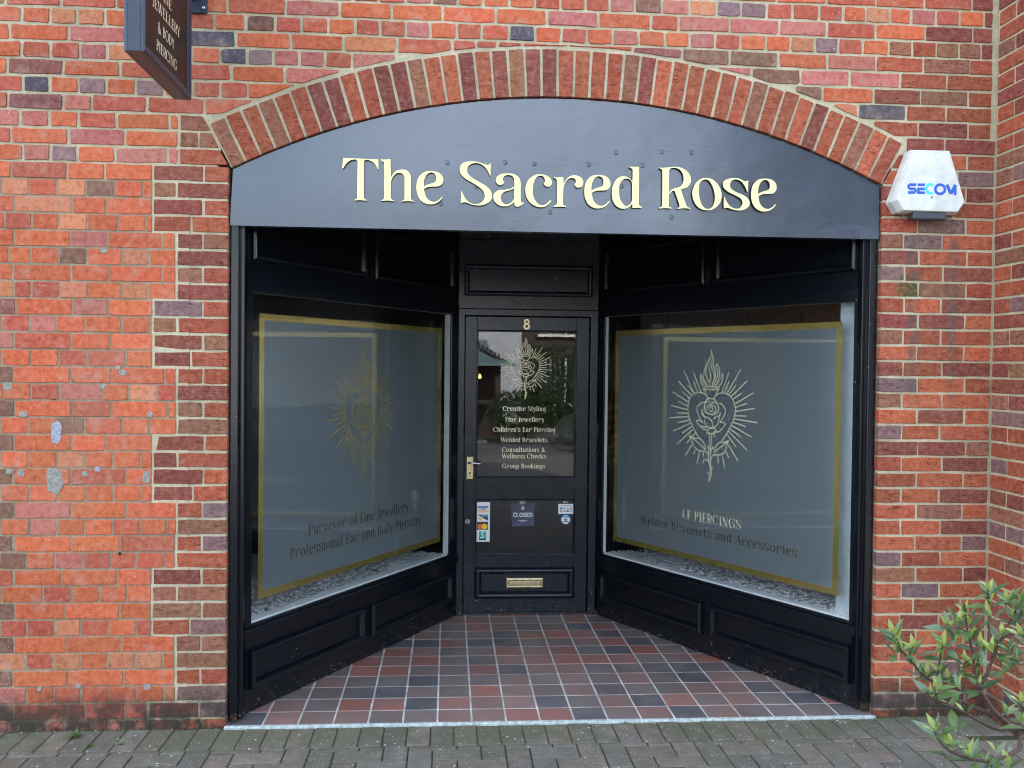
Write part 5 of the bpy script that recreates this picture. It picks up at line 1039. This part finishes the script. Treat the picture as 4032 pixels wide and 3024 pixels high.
# ------------------------------------------------------------------ weeds in the paving joints
def weed(px, py, n, size, label, grass=False):
    d = ray(px, py); p = CAM+d*((-.008-CAM.z)/d.z); p.z = -.009
    t = thing('weed', label, 'weed', p, 'weeds in the paving joints')
    for k in range(n):
        a = RND.uniform(0, 2*pi); e = RND.uniform(.3, 1.2); L_ = size*RND.uniform(.5, 1.1); dr = Vector((cos(a)*cos(e), sin(a)*cos(e), sin(e))); s = dr.cross(Vector((0, 0, 1))).normalized()*L_*(.06 if grass else .22)
        mb = MB(); b0 = p+Vector((RND.uniform(-.01, .01), RND.uniform(-.004, .004), 0)); c = (.13, .22, .05)
        m1 = b0+dr*L_*.5+Vector((0, 0, .05*L_)); mb.face([b0-s*.3, b0+s*.3, m1+s], c, True); mb.face([b0-s*.3, m1+s, m1-s], c, True); mb.face([m1-s, m1+s, b0+dr*L_-Vector((0, 0, .12*L_))], c, True); mb.build('blade', MAT['leaf'], t)
weed(300, 2905, 34, .055, 'tuft of bright green grass in the paving beside the old brick wall', True)
weed(545, 2845, 7, .045, 'small leafy weed at the foot of the brick jamb'); weed(94, 2858, 5, .03, 'tiny green weed at the foot of the old brick wall')
weed(360, 2940, 12, .025, 'low green weed in the joint behind the first paver row below the grass tuft'); weed(465, 2935, 9, .022, 'flat green weed in the paver joint in front of the brick jamb'); weed(2466, 2848, 8, .018, 'scrap of green moss at the white threshold strip')

# ------------------------------------------------------------------ across the street (seen mirrored in the glass)
wb = thing('white_building', 'white weatherboarded building across the street, mirrored in the door glass', 'building', (-3.5, -16, -.06))
def ob(nm, x0, x1, y0, y1, z0, z1, mat, p, bevel=0): mb = MB(); mb.box(FRONT, x0, x1, z0, z1, -y1, -y0); return mb.build(nm, MAT[mat], p, bevel)
ob('wall', -11, 2.9, -24, -16, -.06, 4.3, 'white_siding', wb)
for k in range(22): 
    mb = MB(); z = .2+k*.18; mb.prism(Frame((-11.02, -16, 0), (0, 1)), [(0, z), (.028, z), (.006, z+.178), (0, z+.178)], -13.93, 0); mb.build('weatherboard', MAT['white_siding'], wb)
mb = MB(); mb.prism(Frame((-11.3, -20, 0), (0, 1)), [(-4.5, 4.3), (4.4, 4.3), (0, 6.0)], -14.5, 0); mb.build('roof', MAT['slate_teal'], wb)
bb = thing('terrace_building', 'dark clad building with curtained windows across the street', 'building', (8, -18, -.06))
ob('wall', 2.95, 15, -26, -18.2, -.06, 4.4, 'timber_dark', bb); mb = MB(); mb.prism(Frame((2.8, -22, 0), (0, 1)), [(-4.4, 4.4), (4.4, 4.4), (0, 6.2)], -12.4, 0); mb.build('roof', MAT['slate_teal'], bb)
for x in (3.6, 6.2, 9.0, 12.0):
    for z in (.6, 2.6):
        wn = ob('window', x, x+1.5, -18.19, -18.12, z, z+1.3, 'window_dark', bb); ob('frame', x-.06, x+1.56, -18.13, -18.08, z-.08, z, 'white_paint', wn); ob('frame', x+.72, x+.78, -18.13, -18.08, z, z+1.3, 'white_paint', wn)
        for k in range(5): ob('curtain', x+.02+k*.13, x+.09+k*.13, -18.115, -18.09, z, z+1.28, 'curtain', wn)
pa = thing('pavilion', 'small timber pavilion with a teal slate roof and hanging bulbs across the street', 'pavilion', (1.2, -13, -.06))
for x in (.2, 2.1):
    for y in (-14.2, -12.6): ob('post', x-.06, x+.06, y-.06, y+.06, -.06, 1.66, 'timber_dark', pa)
ob('back_wall', .2, 2.1, -14.25, -14.15, -.06, 1.66, 'timber_dark', pa); ob('rail', .26, 2.04, -12.63, -12.57, .8, .88, 'timber_dark', pa)
mb = MB(); cxp, cyp = 1.15, -13.4; rg = [[Vector((cxp+sx*a, cyp+sy*a*.85, z)) for sx, sy in ((-1, -1), (1, -1), (1, 1), (-1, 1))] for a, z in ((1.35, 1.66), (1.3, 1.72), (.95, 1.84), (.75, 2.08), (.70, 2.25))]
b = mb.strip(rg); mb.cap(b+16, 4); mb.cap(b, 4, True); mb.build('roof', MAT['slate_teal'], pa)
for k in range(10): ob('ridge_tile', 1.15+.3+k*.09, 1.15+.36+k*.09, -12.78+k*.03, -12.70+k*.03, 2.20-k*.055, 2.30-k*.055, 'timber_dark', pa)
for x in (.6, 1.2, 1.7):
    bu = thing('bulb_lamp', 'warm glowing bare bulb hanging %s under the pavilion roof' % {.6: 'nearest the white building end', 1.2: 'in the middle', 1.7: 'nearest the bush'}[x], 'lamp', (x, -12.9, 1.36), 'bulbs hanging in the pavilion'); mb = MB(); mb.tube([(x, -12.9, 1.67), (x, -12.9, 1.47)], .006, 6); mb.build('cord', MAT['timber_dark'], bu)
    mb = MB(); mb.tube([(x, -12.9, 1.47), (x, -12.9, 1.43), (x, -12.9, 1.39), (x, -12.9, 1.36)], [.014, .03, .034, .012], 10); mb.build('bulb', MAT['bulb_glass'], bu)
# hedge, ivy and bushes: leaf cards through the volume
CARD = None
def foliage(name, label, cat, boxes, n, size, col, base, trunk=None):
    t = thing(name, label, cat, base); mb = MB()
    for _ in range(n):
        (cx_, cy_, cz_), (rx, ry, rz), kind = RND.choice(boxes)
        if kind == 'b': p = Vector((cx_+RND.uniform(-rx, rx), cy_+RND.uniform(-ry, ry), cz_+RND.uniform(-rz, rz)))
        else:
            d = Vector((RND.gauss(0, 1), RND.gauss(0, 1), RND.gauss(0, 1))).normalized()*RND.uniform(.55, 1.05); p = Vector((cx_+d.x*rx, cy_+d.y*ry, cz_+d.z*rz))
        if p.z < .03: continue
        a = Vector((RND.gauss(0, 1), RND.gauss(0, 1), RND.gauss(0, 1))).normalized(); b = a.orthogonal().normalized(); s = size*RND.uniform(.6, 1.3); k = RND.uniform(.6, 1.35); c = tuple(x*k for x in col)
        mb.face([p-a*s, p+b*s*.4, p+a*s, p-b*s*.4], c)
    mb.build('foliage', MAT['leaf_far'], t)
    m2 = MB()
    for x, y, h, r in trunk or ():
        m2 = MB(); m2.tube([(x, y, -.06), (x+.03, y, h*.5), (x-.02, y+.02, h)], [r, r*.8, r*.3], 8); m2.build('trunk', MAT['timber_dark'], t)
    return t
foliage('hedge', 'ivy-clad wall of dark leaves across the street beside the pavilion', 'hedge', [((6.2, -16.6, 1.05), (3.1, .35, 1.2), 'b')], 9000, .06, (.05, .095, .03), (6.2, -16.6, -.06), [(4, -16.6, 1.6, .05), (6, -16.6, 1.7, .06), (8, -16.6, 1.6, .05)])
foliage('bush', 'round dark green bush standing across the street before the ivy', 'bush', [((3.9, -12.0, .85), (1.2, .8, .75), 's'), ((2.6, -12.3, .6), (.8, .7, .55), 's'), ((5.4, -12.2, .7), (1.0, .7, .6), 's')], 7000, .05, (.06, .10, .035), (3.9, -12, -.06), [(3.9, -12, .9, .05), (2.7, -12.3, .6, .04), (5.3, -12.2, .7, .04)])
for nm, x, y, h, sc_ in (('street_tree', -7.5, -11, 6.5, 2.3), ('street_tree', 9.5, -14.5, 9.0, 3.6)):
    foliage(nm, 'tall leafy street tree standing %s across the street' % ('by the white building' if x < 0 else 'by the dark clad building'), 'tree', [((x+RND.uniform(-1, 1)*sc_*.4, y+RND.uniform(-1, 1)*sc_*.4, h*.68+RND.uniform(-1, 1)*sc_*.35), (sc_*.55, sc_*.55, sc_*.5), 's') for _ in range(7)], 6000, .12, (.06, .10, .03), (x, y, -.06), [(x, y, h*.8, .16)])
# ------------------------------------------------------------------ moss and grit gathered along the foot of the wall
mb = MB()
for k in range(900):
    x = RND.choice((RND.uniform(-1.9, 0), RND.uniform(W, CORNER))); y = -.006-abs(RND.gauss(0, .010)); r = RND.uniform(.002, .007); z = -.008; g = RND.random(); col = (.05, .07, .02) if g < .6 else (.05, .045, .035) if g < .9 else (.35, .34, .30)
    ring = [(x+r*RND.uniform(.7, 1.3)*cos(2*pi*i/5), y+r*.7*sin(2*pi*i/5), z) for i in range(5)]; b = len(mb.v); mb.v += ring+[(x, y, z+r*RND.uniform(.5, 1.1))]; mb.c += [col]*6
    for i in range(5): mb.f.append((b+i, b+(i+1) % 5, b+5)); mb.sm.append(True)
tag(mb.build('moss', MAT['leaf_far']), 'dark moss and grit along the foot of the brick walls', 'moss', kind='stuff')
